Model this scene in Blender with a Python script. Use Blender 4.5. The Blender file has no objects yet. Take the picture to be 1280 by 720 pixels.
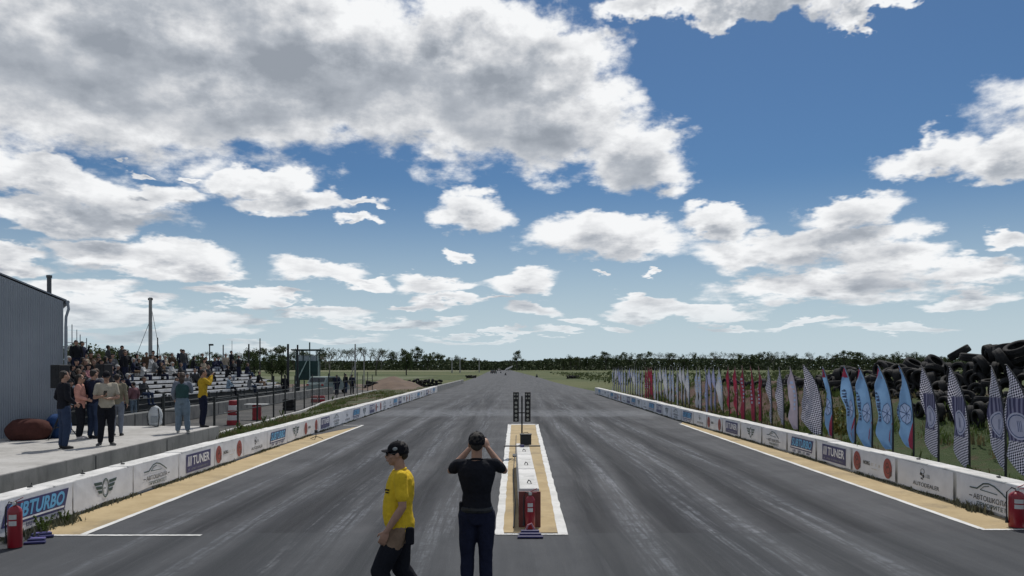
import bpy, bmesh, math, random
from mathutils import Vector, Matrix, noise
R = math.radians
rnd = random.Random(11)
S = bpy.context.scene
C = S.collection
H = 2.4                      # eye height of the camera above the track

# ------------------------------------------------------------------ materials
MATS = {}
def nt_of(m):
    m.use_nodes = True
    return m.node_tree, m.node_tree.nodes, m.node_tree.links

def mat(name, col, rough=0.8, var=0.15, scale=3.0, bump=0.0, bscale=40.0, metal=0.0, col2=None, spec=0.5, stretch=(1,1,1), detail=6, trans=0.0):
    """procedural material: base colour broken up by object-space noise, with optional bump"""
    if name in MATS: return MATS[name]
    m = bpy.data.materials.new(name); MATS[name] = m
    nt, N, L = nt_of(m)
    b = N['Principled BSDF']
    b.inputs['Roughness'].default_value = rough
    b.inputs['Metallic'].default_value = metal
    b.inputs['Specular IOR Level'].default_value = spec
    tc = N.new('ShaderNodeTexCoord'); mp = N.new('ShaderNodeMapping'); mp.inputs['Scale'].default_value = stretch
    L.new(tc.outputs['Object'], mp.inputs['Vector'])
    nz = N.new('ShaderNodeTexNoise'); nz.inputs['Scale'].default_value = scale; nz.inputs['Detail'].default_value = detail; nz.inputs['Roughness'].default_value = 0.62
    L.new(mp.outputs[0], nz.inputs['Vector'])
    rp = N.new('ShaderNodeValToRGB'); rp.color_ramp.elements[0].position = 0.32; rp.color_ramp.elements[1].position = 0.68
    c2 = col2 or tuple(min(1, c*(1+var)) for c in col); c1 = tuple(c*(1-var) for c in col) if not col2 else col
    rp.color_ramp.elements[0].color = (*c1, 1); rp.color_ramp.elements[1].color = (*c2, 1)
    L.new(nz.outputs['Fac'], rp.inputs['Fac']); L.new(rp.outputs['Color'], b.inputs['Base Color'])
    if bump:
        n2 = N.new('ShaderNodeTexNoise'); n2.inputs['Scale'].default_value = bscale; n2.inputs['Detail'].default_value = 5
        L.new(mp.outputs[0], n2.inputs['Vector'])
        bp = N.new('ShaderNodeBump'); bp.inputs['Strength'].default_value = bump; bp.inputs['Distance'].default_value = 0.02
        L.new(n2.outputs['Fac'], bp.inputs['Height']); L.new(bp.outputs[0], b.inputs['Normal'])
    if trans:
        tr = N.new('ShaderNodeBsdfTranslucent'); mx = N.new('ShaderNodeMixShader'); mx.inputs[0].default_value = trans
        L.new(rp.outputs['Color'], tr.inputs['Color']); L.new(b.outputs[0], mx.inputs[1]); L.new(tr.outputs[0], mx.inputs[2])
        L.new(mx.outputs[0], N['Material Output'].inputs['Surface'])
    return m

def cloth(name, col, **k): return mat(name, col, rough=0.92, var=0.14, scale=9, bump=0.5, bscale=28, spec=0.15, **k)

class NB:
    """small node-building helper"""
    def __init__(s, nt): s.nt = nt; s.N = nt.nodes; s.L = nt.links
    def put(s, sock, v):
        if isinstance(v, bpy.types.NodeSocket): s.L.new(v, sock)
        elif v is not None: sock.default_value = v
    def m(s, op, a, b=None, c=None, clamp=False):
        n = s.N.new('ShaderNodeMath'); n.operation = op; n.use_clamp = clamp
        for i, v in enumerate((a, b, c)):
            if v is not None: s.put(n.inputs[i], v)
        return n.outputs[0]
    def v(s, op, a, b=None, c=None, out=0):
        n = s.N.new('ShaderNodeVectorMath'); n.operation = op
        for i, x in enumerate((a, b, c)):
            if x is not None: s.put(n.inputs[i], x)
        return n.outputs[out]
    def noise(s, vec, scale, detail=6, rough=0.6, out='Fac', dist=0.0):
        n = s.N.new('ShaderNodeTexNoise'); n.inputs['Scale'].default_value = scale; n.inputs['Detail'].default_value = detail
        n.inputs['Roughness'].default_value = rough; n.inputs['Distortion'].default_value = dist
        s.L.new(vec, n.inputs['Vector']); return n.outputs[out]
    def smooth(s, x, a, b, lo=0.0, hi=1.0):
        n = s.N.new('ShaderNodeMapRange'); n.interpolation_type = 'SMOOTHSTEP'
        s.put(n.inputs[0], x); n.inputs[1].default_value = a; n.inputs[2].default_value = b; n.inputs[3].default_value = lo; n.inputs[4].default_value = hi
        return n.outputs[0]
    def mix(s, f, a, b):
        n = s.N.new('ShaderNodeMix'); n.data_type = 'RGBA'
        s.put(n.inputs[0], f)
        for i, v in ((6, a), (7, b)):
            s.put(n.inputs[i], v if isinstance(v, bpy.types.NodeSocket) else (*v, 1))
        return n.outputs[2]
    def xyz(s, vec):
        n = s.N.new('ShaderNodeSeparateXYZ'); s.L.new(vec, n.inputs[0]); return n.outputs
    def comb(s, x, y, z=0.0):
        n = s.N.new('ShaderNodeCombineXYZ'); s.put(n.inputs[0], x); s.put(n.inputs[1], y); s.put(n.inputs[2], z); return n.outputs[0]

# ------------------------------------------------------------------ object helpers
def tag(o, label=None, cat=None, group=None, kind=None):
    if label: o['label'] = label
    if cat: o['category'] = cat
    if group: o['group'] = group
    if kind: o['kind'] = kind
    return o
def thing(name, label, cat, loc=(0,0,0), rz=0.0, group=None):
    o = bpy.data.objects.new(name, None); C.objects.link(o)
    o.location = loc; o.rotation_euler = (0,0,rz); o.empty_display_size = 0.2
    return tag(o, label, cat, group)
def link(name, me, m, parent=None, loc=(0,0,0), rot=(0,0,0)):
    o = bpy.data.objects.new(name, me); C.objects.link(o)
    o.location = loc; o.rotation_euler = rot
    if m and not me.materials: me.materials.append(m)
    if parent: o.parent = parent
    return o
def copy_tree(o, parent=None):
    c = o.copy(); C.objects.link(c)
    if parent: c.parent = parent
    for ch in list(o.children): copy_tree(ch, c)
    return c
_ord = ['first','second','third','fourth','fifth','sixth','seventh','eighth','ninth','tenth','eleventh','twelfth','thirteenth','fourteenth','fifteenth','sixteenth','seventeenth','eighteenth','nineteenth']
_tens = {20:'twenty',30:'thirty',40:'forty',50:'fifty',60:'sixty',70:'seventy',80:'eighty',90:'ninety'}
_tenth = {20:'twentieth',30:'thirtieth',40:'fortieth',50:'fiftieth',60:'sixtieth',70:'seventieth',80:'eightieth',90:'ninetieth'}
def nth(i):                 # 0-based
    n = i+1
    if n < 20: return _ord[n-1]
    t, u = n//10*10, n%10
    return _tenth[t] if u == 0 else _tens[t]+'-'+_ord[u-1]

class MB:
    """collects shapes and links them as one mesh object"""
    def __init__(s): s.b = bmesh.new()
    def box(s, c, d, rz=0.0, bev=0.0, M=None):
        r = bmesh.ops.create_cube(s.b, size=1.0); vs = r['verts']
        bmesh.ops.scale(s.b, vec=d, verts=vs)
        if bev:
            es = list({e for v in vs for e in v.link_edges})
            q = bmesh.ops.bevel(s.b, geom=es, offset=bev, segments=2, affect='EDGES', profile=0.5)
            vs = list({v for f in q['faces'] for v in f.verts} | {v for v in vs if v.is_valid})
        if M is not None: bmesh.ops.transform(s.b, matrix=M, verts=vs)
        if rz: bmesh.ops.rotate(s.b, cent=(0,0,0), matrix=Matrix.Rotation(rz,3,'Z'), verts=vs)
        bmesh.ops.translate(s.b, vec=c, verts=vs); return s
    def ell(s, c, r, M=None, sub=2):
        q = bmesh.ops.create_icosphere(s.b, subdivisions=sub, radius=1.0); vs = q['verts']
        bmesh.ops.scale(s.b, vec=r, verts=vs)
        if M is not None: bmesh.ops.transform(s.b, matrix=M, verts=vs)
        bmesh.ops.translate(s.b, vec=c, verts=vs); return s
    def rings(s, rs, seg=12, closed=False, cap=True):
        """rs: list of (center, xaxis*rx, yaxis*ry)"""
        rows = []
        for c, a, b in rs:
            c = Vector(c); a = Vector(a); b = Vector(b)
            rows.append([s.b.verts.new(c + a*math.cos(2*math.pi*i/seg) + b*math.sin(2*math.pi*i/seg)) for i in range(seg)])
        n = len(rows)
        for j in range(n if closed else n-1):
            p, q = rows[j], rows[(j+1)%n]
            for i in range(seg):
                s.b.faces.new((p[i], p[(i+1)%seg], q[(i+1)%seg], q[i]))
        if cap and not closed:
            s.b.faces.new(list(reversed(rows[0]))); s.b.faces.new(rows[-1])
        return s
    def loft(s, secs, seg=16):
        return s.rings([(c, (rx,0,0), (0,ry,0)) for c, rx, ry in secs], seg)
    def tube(s, pts, rad, seg=8, flat=1.0, ref=(0,0,1), balls=False):
        pts = [Vector(p) for p in pts]
        if not hasattr(rad, '__len__'): rad = [rad]*len(pts)
        out = []
        for i, p in enumerate(pts):
            t = (pts[min(i+1,len(pts)-1)] - pts[max(i-1,0)])
            if t.length < 1e-9: t = Vector((0,0,1))
            t.normalize(); rf = Vector(ref)
            if abs(t.dot(rf)) > 0.95: rf = Vector((1,0,0)) if abs(t.x) < 0.9 else Vector((0,1,0))
            a = t.cross(rf).normalized(); b = a.cross(t).normalized()*-1
            b = t.cross(a).normalized()
            out.append((p, a*rad[i], b*rad[i]*flat))
        s.rings(out, seg)
        if balls:
            for p, r in zip(pts, rad): s.ell(p, (r,r,r))
        return s
    def lathe(s, prof, c=(0,0,0), seg=20, axis='Z'):
        c = Vector(c); rs = []
        for r, z in prof:
            r = max(r, 1e-4)
            if axis == 'Z': rs.append((c+Vector((0,0,z)), (r,0,0), (0,r,0)))
            elif axis == 'Y': rs.append((c+Vector((0,z,0)), (r,0,0), (0,0,r)))
            else: rs.append((c+Vector((z,0,0)), (0,r,0), (0,0,r)))
        return s.rings(rs, seg)
    def poly(s, pts, ext=None):
        vs = [s.b.verts.new(p) for p in pts]
        f = s.b.faces.new(vs)
        if ext:
            r = bmesh.ops.extrude_face_region(s.b, geom=[f])
            bmesh.ops.translate(s.b, vec=ext, verts=[g for g in r['geom'] if isinstance(g, bmesh.types.BMVert)])
        return s
    def flat2(s, pts, y=-0.004, t=0.0015):
        """polygon in the local x/z plane with a hair of thickness, facing -y"""
        return s.poly([(p[0], y, p[1]) for p in pts], ext=(0, t, 0))
    def mesh(s, name, smooth=False):
        bmesh.ops.recalc_face_normals(s.b, faces=s.b.faces[:])
        me = bpy.data.meshes.new(name); s.b.to_mesh(me); s.b.free()
        if smooth:
            for p in me.polygons: p.use_smooth = True
        return me
    def build(s, name, m, parent=None, smooth=False, loc=(0,0,0), rot=(0,0,0)):
        return link(name, s.mesh(name, smooth), m, parent, loc, rot)

def voxel(mb, name, vox=0.012, sm=3, wrinkle=0.0, wf=(9,9,6), seed=0):
    """fuse overlapping solids into one continuous skin"""
    me = mb.mesh(name)
    o = bpy.data.objects.new('tmp', me); C.objects.link(o)
    r = o.modifiers.new('r', 'REMESH'); r.mode = 'VOXEL'; r.voxel_size = vox; r.use_smooth_shade = True
    q = o.modifiers.new('s', 'SMOOTH'); q.factor = 0.5; q.iterations = sm
    dg = bpy.context.evaluated_depsgraph_get()
    out = bpy.data.meshes.new_from_object(o.evaluated_get(dg)); out.name = name
    bpy.data.objects.remove(o); bpy.data.meshes.remove(me)
    if wrinkle:
        off = Vector((seed*3.1, seed*1.7, 0))
        ns = [v.normal.copy() for v in out.vertices]
        for v, n in zip(out.vertices, ns):
            p = Vector((v.co.x*wf[0], v.co.y*wf[1], v.co.z*wf[2])) + off
            v.co += n * (noise.noise(p)*wrinkle + (abs(noise.noise(p*2.3+Vector((5,5,5))))-0.2)*-wrinkle*0.8)
    for p in out.polygons: p.use_smooth = True
    out.materials.clear()
    return out

def text_mesh(body, w, h, x=0.0, z=0.0, shear=0.0, y=-0.004, bold=0.0):
    """lettering mesh fitted into w x h, lower left corner at (x, z), facing -y"""
    cu = bpy.data.curves.new('t', 'FONT'); cu.body = body; cu.size = 1; cu.extrude = 0.002; cu.offset = bold; cu.resolution_u = 3
    o = bpy.data.objects.new('t', cu); C.objects.link(o)
    dg = bpy.context.evaluated_depsgraph_get()
    me = bpy.data.meshes.new_from_object(o.evaluated_get(dg)); bpy.data.objects.remove(o)
    xs = [v.co.x for v in me.vertices]; ys = [v.co.y for v in me.vertices]
    x0, x1, y0, y1 = min(xs), max(xs), min(ys), max(ys)
    for v in me.vertices:
        a = (v.co.x-x0)/(x1-x0); b = (v.co.y-y0)/(y1-y0); d = 0.0007 if v.co.z > 0 else -0.0007
        v.co = Vector((x + a*w + b*h*shear, y - d, z + b*h))
    me.name = 'lettering'; me.materials.clear()
    return me

def at_ground(px, py, z=0.0):
    """point on height z that the photograph shows at pixel (px, py)"""
    D = (H - z)*1000.0/(py - 459.0)
    return Vector(((px-642.0)/1000.0*D, D, z))

# ------------------------------------------------------------------ camera, render
cam = bpy.data.cameras.new('camera'); co = bpy.data.objects.new('camera', cam); C.objects.link(co)
co.location = (0,0,H); co.rotation_euler = (R(90),0,0)
cam.lens = 28.125; cam.sensor_width = 36; cam.shift_x = -2/1280; cam.shift_y = 99/1280
cam.clip_start = 0.1; cam.clip_end = 20000
S.camera = co
S.view_settings.view_transform = 'Standard'; S.view_settings.look = 'None'; S.view_settings.gamma = 1
S.view_settings.exposure = 0.12
S.cycles.use_adaptive_sampling = True

SUN_EL, SUN_AZ = 56.0, 14.0
sun = bpy.data.lights.new('sun', 'SUN'); sun.energy = 3.0; sun.angle = R(0.6); sun.color = (1, 0.955, 0.89)
so = bpy.data.objects.new('sun', sun); C.objects.link(so)
d = Vector((math.sin(R(SUN_AZ))*math.cos(R(SUN_EL)), math.cos(R(SUN_AZ))*math.cos(R(SUN_EL)), math.sin(R(SUN_EL))))
so.rotation_euler = d.to_track_quat('Z', 'Y').to_euler(); so.location = (0, 40, 60)

# ------------------------------------------------------------------ sky with clouds
CL = [ # centre x, y, half width, half height (degrees*17.45 space, given as photograph pixels), strength
 (120,70,330,112),(420,95,300,104),(600,105,170,98),(690,85,95,46),(700,160,120,62),(800,195,78,44),(560,50,150,56),(200,-25,400,66),(240,130,180,48),
 (810,8,74,22),(950,2,150,24),(1110,2,80,15),
 (50,224,110,24),(165,246,85,20),(90,270,120,22),(190,327,108,19),(125,308,60,12),
 (318,224,66,20),(370,252,86,19),(455,250,34,8),(440,281,24,8),(235,212,16,5),
 (588,268,60,28),(755,298,112,29),(900,277,66,21),(1065,266,66,24),(1000,308,130,26),(1030,357,148,20),(1110,325,60,22),
 (1165,185,66,26),(1250,200,50,26),(573,318,21,8),(400,341,60,17),(650,353,57,15),(545,358,46,12),(670,386,36,12),
 (850,388,118,11),(810,380,50,10),(1260,302,26,12),(1215,345,62,18),(1205,378,50,10),(15,325,42,13),(90,362,72,15),(120,388,100,13),(290,372,62,10),
 (400,387,66,9),(530,400,50,8),(60,412,80,9),(240,414,80,7),(440,400,40,7),(720,402,28,8),(175,204,14,5),(755,350,12,5),(808,347,11,5),
 (600,420,90,4),(1120,412,70,6),(1010,400,60,5),(430,420,60,6),(330,432,50,5),(180,420,50,8),(480,402,34,6),(350,372,30,6),(505,378,26,5),(620,372,24,5),(700,418,30,4),(770,408,26,4),(905,404,34,5),(250,345,60,12),(455,352,40,7),(270,398,70,13),(560,376,60,9),
 (-260,120,240,90),(1500,110,200,60),(600,-260,300,110)]
def sky_uv(px, py):
    x = (px-642)/1000; z = (459-py)/1000
    return math.atan2(x, 1)*1000, math.atan2(z, math.hypot(x, 1))*1000
def cloud_group():
    g = bpy.data.node_groups.new('cloud_field', 'ShaderNodeTree')
    g.interface.new_socket('P', in_out='INPUT', socket_type='NodeSocketVector')
    g.interface.new_socket('F', in_out='OUTPUT', socket_type='NodeSocketFloat')
    g.interface.new_socket('G', in_out='OUTPUT', socket_type='NodeSocketFloat')
    nb = NB(g); gi = g.nodes.new('NodeGroupInput'); go = g.nodes.new('NodeGroupOutput')
    P0 = gi.outputs[0]
    # finer structure towards the horizon
    c = nb.xyz(P0)
    persp = nb.m('ADD', nb.m('MULTIPLY', nb.m('MAXIMUM', c[1], 0.0), 0.0021), 0.36)     # ~0.3 at horizon, ~1.2 at the top
    q = nb.comb(c[0], nb.m('MULTIPLY', nb.m('SQRT', nb.m('MAXIMUM', c[1], 0.0)), 60.0), 0.0)
    qs = nb.v('SCALE', q); qs.node.inputs[3].default_value = 0.001
    w1 = nb.v('SUBTRACT', nb.noise(qs, 9.0, 1, 0.5, 'Color'), (0.5,0.5,0.5))
    w2 = nb.v('SUBTRACT', nb.noise(qs, 34.0, 3, 0.6, 'Color'), (0.5,0.5,0.5))
    a1 = nb.v('SCALE', w1); nb.put(a1.node.inputs[3], nb.m('MULTIPLY', persp, 90.0))
    a2 = nb.v('SCALE', w2); nb.put(a2.node.inputs[3], nb.m('MULTIPLY', persp, 48.0))
    P = nb.v('ADD', nb.v('ADD', P0, a1), a2)
    run = None
    for (px, py, rx, ry) in CL:
        u, v = sky_uv(px, py)
        if py < -100: u, v = sky_uv(px, py)
        inv = (1/rx, 1/ry, 0.0); off = (-u/rx, -v/ry, 0.0)
        e = nb.v('LENGTH', nb.v('MULTIPLY_ADD', P, inv, off), out=1)
        run = e if run is None else nb.m('SMOOTH_MIN', run, e, 0.22)
    base = nb.m('SUBTRACT', 1.0, run)
    rest = nb.m('MAXIMUM', nb.smooth(nb.m('ABSOLUTE', c[0]), 850.0, 1300.0), nb.smooth(c[1], 520.0, 760.0))   # broken cloud over the unseen rest of the sky, added to brighten shaded sides
    base = nb.m('MAXIMUM', base, nb.m('SUBTRACT', nb.m('MULTIPLY', rest, 2.2), 2.13))
    n1 = nb.m('SUBTRACT', nb.noise(nb.v('ADD', qs, (0.013, 0.0, 0.0)), 15.0, 7, 0.58), 0.5)
    det = nb.m('MULTIPLY', n1, 1.18)
    F = nb.m('ADD', nb.m('SUBTRACT', base, 0.07), det)
    g.links.new(F, go.inputs[0]); g.links.new(det, go.inputs[1])
    return g
W = bpy.data.worlds.new('World'); S.world = W; W.use_nodes = True
nb = NB(W.node_tree); bg = W.node_tree.nodes['Background']
sk = nb.N.new('ShaderNodeTexSky'); sk.sky_type = 'NISHITA'; sk.sun_disc = False
sk.sun_elevation = R(SUN_EL); sk.sun_rotation = R(SUN_AZ); sk.air_density = 1.0; sk.dust_density = 0.6; sk.ozone_density = 2.4; sk.altitude = 100
tc = nb.N.new('ShaderNodeTexCoord'); dr = nb.xyz(tc.outputs['Generated'])
az = nb.m('ARCTAN2', dr[0], dr[1]); hyp = nb.m('SQRT', nb.m('ADD', nb.m('MULTIPLY', dr[0], dr[0]), nb.m('MULTIPLY', dr[1], dr[1])))
el = nb.m('ARCTAN2', dr[2], hyp)
U = nb.m('MULTIPLY', az, 1000.0); V = nb.m('MULTIPLY', el, 1000.0)
G = cloud_group()
def field(du, dv):
    n = nb.N.new('ShaderNodeGroup'); n.node_tree = G
    nb.L.new(nb.comb(nb.m('ADD', U, du), nb.m('ADD', V, dv)), n.inputs[0]); return n.outputs
f0 = field(0.0, 0.0); f1 = field(5.0, 24.0)
alpha = nb.smooth(f0[0], -0.13, 0.24)
thick = nb.smooth(f0[0], 0.05, 1.0)
under = nb.smooth(f1[0], -0.10, 0.75)
relief = nb.m('MULTIPLY', nb.m('SUBTRACT', f0[1], f1[1]), 0.95)
lowf = nb.smooth(el, 0.04, 0.34, 0.80, 0.93)
t = nb.m('ADD', nb.m('MULTIPLY', thick, 0.42), nb.m('MULTIPLY', under, 0.60))
big = nb.m('SUBTRACT', nb.noise(nb.comb(U, nb.m('MULTIPLY', V, 1.8)), 0.0058, 2, 0.5), 0.5)
t = nb.m('ADD', t, nb.m('SUBTRACT', nb.m('MULTIPLY', big, 1.15), 0.05))
t = nb.m('SUBTRACT', nb.m('MULTIPLY', t, lowf), relief, clamp=True)
cc = nb.N.new('ShaderNodeValToRGB'); cr = cc.color_ramp
cr.elements[0].position = 0.0; cr.elements[0].color = (8.5, 8.6, 8.7, 1)
cr.elements[1].position = 1.0; cr.elements[1].color = (2.8, 3.1, 3.55, 1)
e = cr.elements.new(0.38); e.color = (6.1, 6.25, 6.5, 1)
e = cr.elements.new(0.7); e.color = (4.0, 4.3, 4.75, 1)
nb.L.new(t, cc.inputs[0])
skyc = nb.N.new('ShaderNodeVectorMath'); skyc.operation = 'MULTIPLY'; nb.L.new(sk.outputs[0], skyc.inputs[0]); skyc.inputs[1].default_value = (0.275, 0.405, 0.520)
hz = nb.smooth(el, -0.02, 0.24, 0.95, 0.0)
skc = nb.mix(hz, skyc.outputs[0], (5.0, 6.0, 6.6))
ah = nb.m('MULTIPLY', alpha, nb.smooth(el, 0.0, 0.10, 0.30, 1.0))
fin = nb.mix(ah, skc, cc.outputs[0])
nb.L.new(fin, bg.inputs[0]); bg.inputs[1].default_value = 0.1
W.cycles.sampling_method = 'MANUAL'; W.cycles.sample_map_resolution = 512

# ================================================================== GROUND
def ground_mat(name, build):
    m = bpy.data.materials.new(name); nt, N, L = nt_of(m); nb = NB(nt)
    tc = N.new('ShaderNodeTexCoord'); b = N['Principled BSDF']; b.inputs['Roughness'].default_value = 0.95; b.inputs['Specular IOR Level'].default_value = 0.2
    build(nb, tc.outputs['Object'], b); return m
def nbump(nb, b, h, strength=0.5, dist=0.03):
    n = nb.N.new('ShaderNodeBump'); n.inputs['Strength'].default_value = strength; n.inputs['Distance'].default_value = dist
    nb.L.new(h, n.inputs['Height']); nb.L.new(n.outputs[0], b.inputs['Normal'])
def b_field(nb, P, b):
    big = nb.noise(P, 0.013, 4, 0.6); mid = nb.noise(P, 0.25, 6, 0.65); fine = nb.noise(P, 6.0, 5, 0.7)
    c = nb.mix(nb.smooth(mid, 0.35, 0.65), (0.034,0.055,0.016), (0.075,0.095,0.035))
    c = nb.mix(nb.smooth(big, 0.44, 0.58, 0.0, 0.85), c, (0.105,0.115,0.048))
    c = nb.mix(nb.smooth(fine, 0.50, 0.72, 0.0, 0.6), c, (0.13,0.11,0.065))
    nb.L.new(c, b.inputs['Base Color']); nbump(nb, b, fine, 0.8, 0.08)
def b_verge(nb, P, b):
    mid = nb.noise(P, 0.9, 6, 0.7); fine = nb.noise(P, 14.0, 5, 0.7); big = nb.noise(P, 0.18, 3, 0.5)
    c = nb.mix(nb.smooth(mid, 0.38, 0.62), (0.085,0.078,0.055), (0.050,0.068,0.024))
    c = nb.mix(nb.smooth(big, 0.50, 0.66, 0.0, 0.8), c, (0.13,0.095,0.065))
    c = nb.mix(nb.smooth(fine, 0.52, 0.70, 0.0, 0.7), c, (0.15,0.135,0.10))
    nb.L.new(c, b.inputs['Base Color']); nbump(nb, b, fine, 0.9, 0.05)
def b_bank(nb, P, b):
    s = nb.xyz(P)
    mid = nb.noise(P, 0.55, 6, 0.7); fine = nb.noise(P, 9.0, 5, 0.7)
    c = nb.mix(nb.smooth(mid, 0.36, 0.50), (0.070,0.048,0.032), (0.038,0.060,0.019))
    far = nb.smooth(s[1], 24.0, 36.0)                     # bare reddish clay further down the bank
    c = nb.mix(nb.m('MULTIPLY', far, nb.smooth(mid, 0.66, 0.48)), c, (0.092,0.052,0.042))
    c = nb.mix(nb.smooth(fine, 0.54, 0.72, 0.0, 0.6), c, (0.14,0.12,0.07))
    nb.L.new(c, b.inputs['Base Color']); nbump(nb, b, fine, 1.0, 0.07)
def b_road(nb, P, b):
    s = nb.xyz(P)
    sx = nb.comb(nb.m('MULTIPLY', s[0], 1.0), nb.m('MULTIPLY', s[1], 0.035))
    wob = nb.m('MULTIPLY', nb.m('SUBTRACT', nb.noise(nb.comb(nb.m('MULTIPLY', s[1], 0.06), 0.0), 1.0, 2), 0.5), 0.9)
    sx = nb.v('ADD', sx, nb.comb(wob, 0.0))
    st1 = nb.noise(sx, 3.4, 6, 0.66); st2 = nb.noise(nb.v('ADD', sx, (7.3, 1.0, 0.0)), 13.0, 5, 0.7)
    st3 = nb.noise(nb.v('ADD', sx, (3.3, 5.0, 0.0)), 1.2, 3, 0.5)
    lane = nb.m('ABSOLUTE', nb.m('SUBTRACT', nb.m('ABSOLUTE', nb.m('SUBTRACT', s[0], 0.4)), 3.0))
    lane = nb.smooth(lane, 2.5, 0.6)
    patch = nb.noise(P, 0.35, 5, 0.65); grain = nb.noise(P, 60.0, 3, 0.7); mott = nb.noise(P, 3.0, 6, 0.7)
    c = nb.mix(nb.smooth(patch, 0.35, 0.65), (0.048,0.051,0.057), (0.078,0.081,0.088))
    c = nb.mix(nb.m('MULTIPLY', lane, nb.smooth(st3, 0.40, 0.56, 0.0, 0.80)), c, (0.022,0.025,0.031))
    sx2 = nb.v('ADD', nb.comb(s[0], nb.m('MULTIPLY', s[1], 0.022)), nb.comb(nb.m('ADD', wob, nb.m('MULTIPLY', s[1], 0.012)), 0.0))
    sx3 = nb.comb(nb.m('SUBTRACT', s[0], nb.m('MULTIPLY', s[1], 0.02)), nb.m('MULTIPLY', s[1], 0.06))
    s4 = nb.noise(sx2, 6.5, 6, 0.72); s5 = nb.noise(sx3, 21.0, 4, 0.7)
    broad = nb.noise(nb.v('ADD', sx2, (1.7, 2.0, 0.0)), 0.9, 3, 0.55)
    pale = nb.m('MULTIPLY', nb.smooth(s4, 0.47, 0.68), nb.smooth(s5, 0.36, 0.60))
    pale = nb.m('MULTIPLY', pale, nb.m('ADD', nb.m('MULTIPLY', lane, 0.70), 0.18))
    pale = nb.m('MULTIPLY', pale, nb.m('ADD', nb.smooth(broad, 0.42, 0.60), 0.12))
    mot2 = nb.noise(P, 11.0, 4, 0.75)
    pale = nb.m('MULTIPLY', pale, nb.m('MULTIPLY', nb.smooth(mott, 0.36, 0.58, 0.15, 1.0), nb.smooth(mot2, 0.38, 0.58, 0.45, 1.1)))
    c = nb.mix(pale, c, (0.25,0.262,0.28))
    def bands(cs, w):
        run = None; xw = nb.m('ADD', s[0], nb.m('MULTIPLY', nb.m('SUBTRACT', nb.noise(nb.comb(nb.m('MULTIPLY', s[1], 0.035), 3.0), 1.0, 2), 0.5), 1.6))
        for q in cs:
            g_ = nb.m('ABSOLUTE', nb.m('SUBTRACT', xw, q)); run = g_ if run is None else nb.m('MINIMUM', run, g_)
        return nb.smooth(run, w, 0.03)
    near60 = nb.smooth(s[1], 75.0, 30.0, 0.25, 1.0)
    bd = nb.m('MULTIPLY', bands((-4.6,-3.35,-1.75,1.35,2.45,4.15,5.3), 0.46), nb.smooth(s4, 0.30, 0.52))
    c = nb.mix(nb.m('MULTIPLY', nb.m('MULTIPLY', bd, near60), 0.92), c, (0.013,0.015,0.019))
    bp = nb.m('MULTIPLY', bands((-5.2,-3.95,-2.55,-1.1,1.9,3.0,3.5,4.75), 0.30), nb.m('MULTIPLY', nb.smooth(s4, 0.42, 0.62), nb.m('MULTIPLY', nb.smooth(s5, 0.34, 0.58, 0.2, 1.0), nb.m('MULTIPLY', nb.smooth(mott, 0.34, 0.58, 0.2, 1.0), nb.smooth(mot2, 0.38, 0.58, 0.5, 1.1)))))
    c = nb.mix(nb.m('MULTIPLY', nb.m('MULTIPLY', bp, near60), 0.70), c, (0.21,0.225,0.25))
    drk = nb.m('MULTIPLY', nb.smooth(st2, 0.56, 0.68), nb.smooth(st1, 0.50, 0.38))
    c = nb.mix(nb.m('MULTIPLY', drk, 0.85), c, (0.014,0.015,0.018))
    # pale worn band across the start area and the newer, plainer surface in front of the line
    wy = nb.m('ADD', s[1], nb.m('MULTIPLY', nb.m('SUBTRACT', nb.noise(P, 0.5, 3), 0.5), 3.0))
    band = nb.m('MULTIPLY', nb.smooth(wy, 38.0, 40.5), nb.smooth(wy, 47.0, 42.0))
    c = nb.mix(nb.m('MULTIPLY', band, nb.smooth(mott, 0.35, 0.6, 0.15, 0.75)), c, (0.15,0.16,0.175))
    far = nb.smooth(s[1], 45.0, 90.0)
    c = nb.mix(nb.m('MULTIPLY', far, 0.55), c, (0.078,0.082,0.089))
    near = nb.smooth(s[1], 11.62, 11.55)
    c = nb.mix(nb.m('MULTIPLY', near, 0.40), c, (0.050,0.056,0.062))
    c = nb.mix(nb.smooth(grain, 0.3, 0.7, 0.0, 0.16), c, (0.13,0.13,0.13))
    nb.L.new(c, b.inputs['Base Color'])
    nb.put(b.inputs['Roughness'], nb.smooth(st1, 0.3, 0.7, 0.72, 0.9)); b.inputs['Specular IOR Level'].default_value = 0.16
    nbump(nb, b, grain, 0.6, 0.012)
def b_yard(nb, P, b):
    mid = nb.noise(P, 0.5, 6, 0.7); fine = nb.noise(P, 20.0, 4, 0.7)
    c = nb.mix(nb.smooth(mid, 0.38, 0.62), (0.055,0.056,0.056), (0.090,0.088,0.083))
    c = nb.mix(nb.smooth(fine, 0.5, 0.7, 0.0, 0.5), c, (0.13,0.12,0.11))
    nb.L.new(c, b.inputs['Base Color']); nbump(nb, b, fine, 0.5, 0.02)
def b_sand(nb, P, b):
    mid = nb.noise(P, 1.5, 6, 0.7); fine = nb.noise(P, 26.0, 5, 0.75)
    c = nb.mix(nb.smooth(mid, 0.3, 0.7), (0.36,0.275,0.15), (0.46,0.36,0.21))
    wr = nb.noise(P, 0.7, 6, 0.75); c = nb.mix(nb.smooth(wr, 0.50, 0.66, 0.0, 0.5), c, (0.20,0.165,0.11))
    c = nb.mix(nb.smooth(fine, 0.60, 0.78, 0.0, 0.55), c, (0.13,0.11,0.08))
    nb.L.new(c, b.inputs['Base Color']); b.inputs['Roughness'].default_value = 0.85
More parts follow.
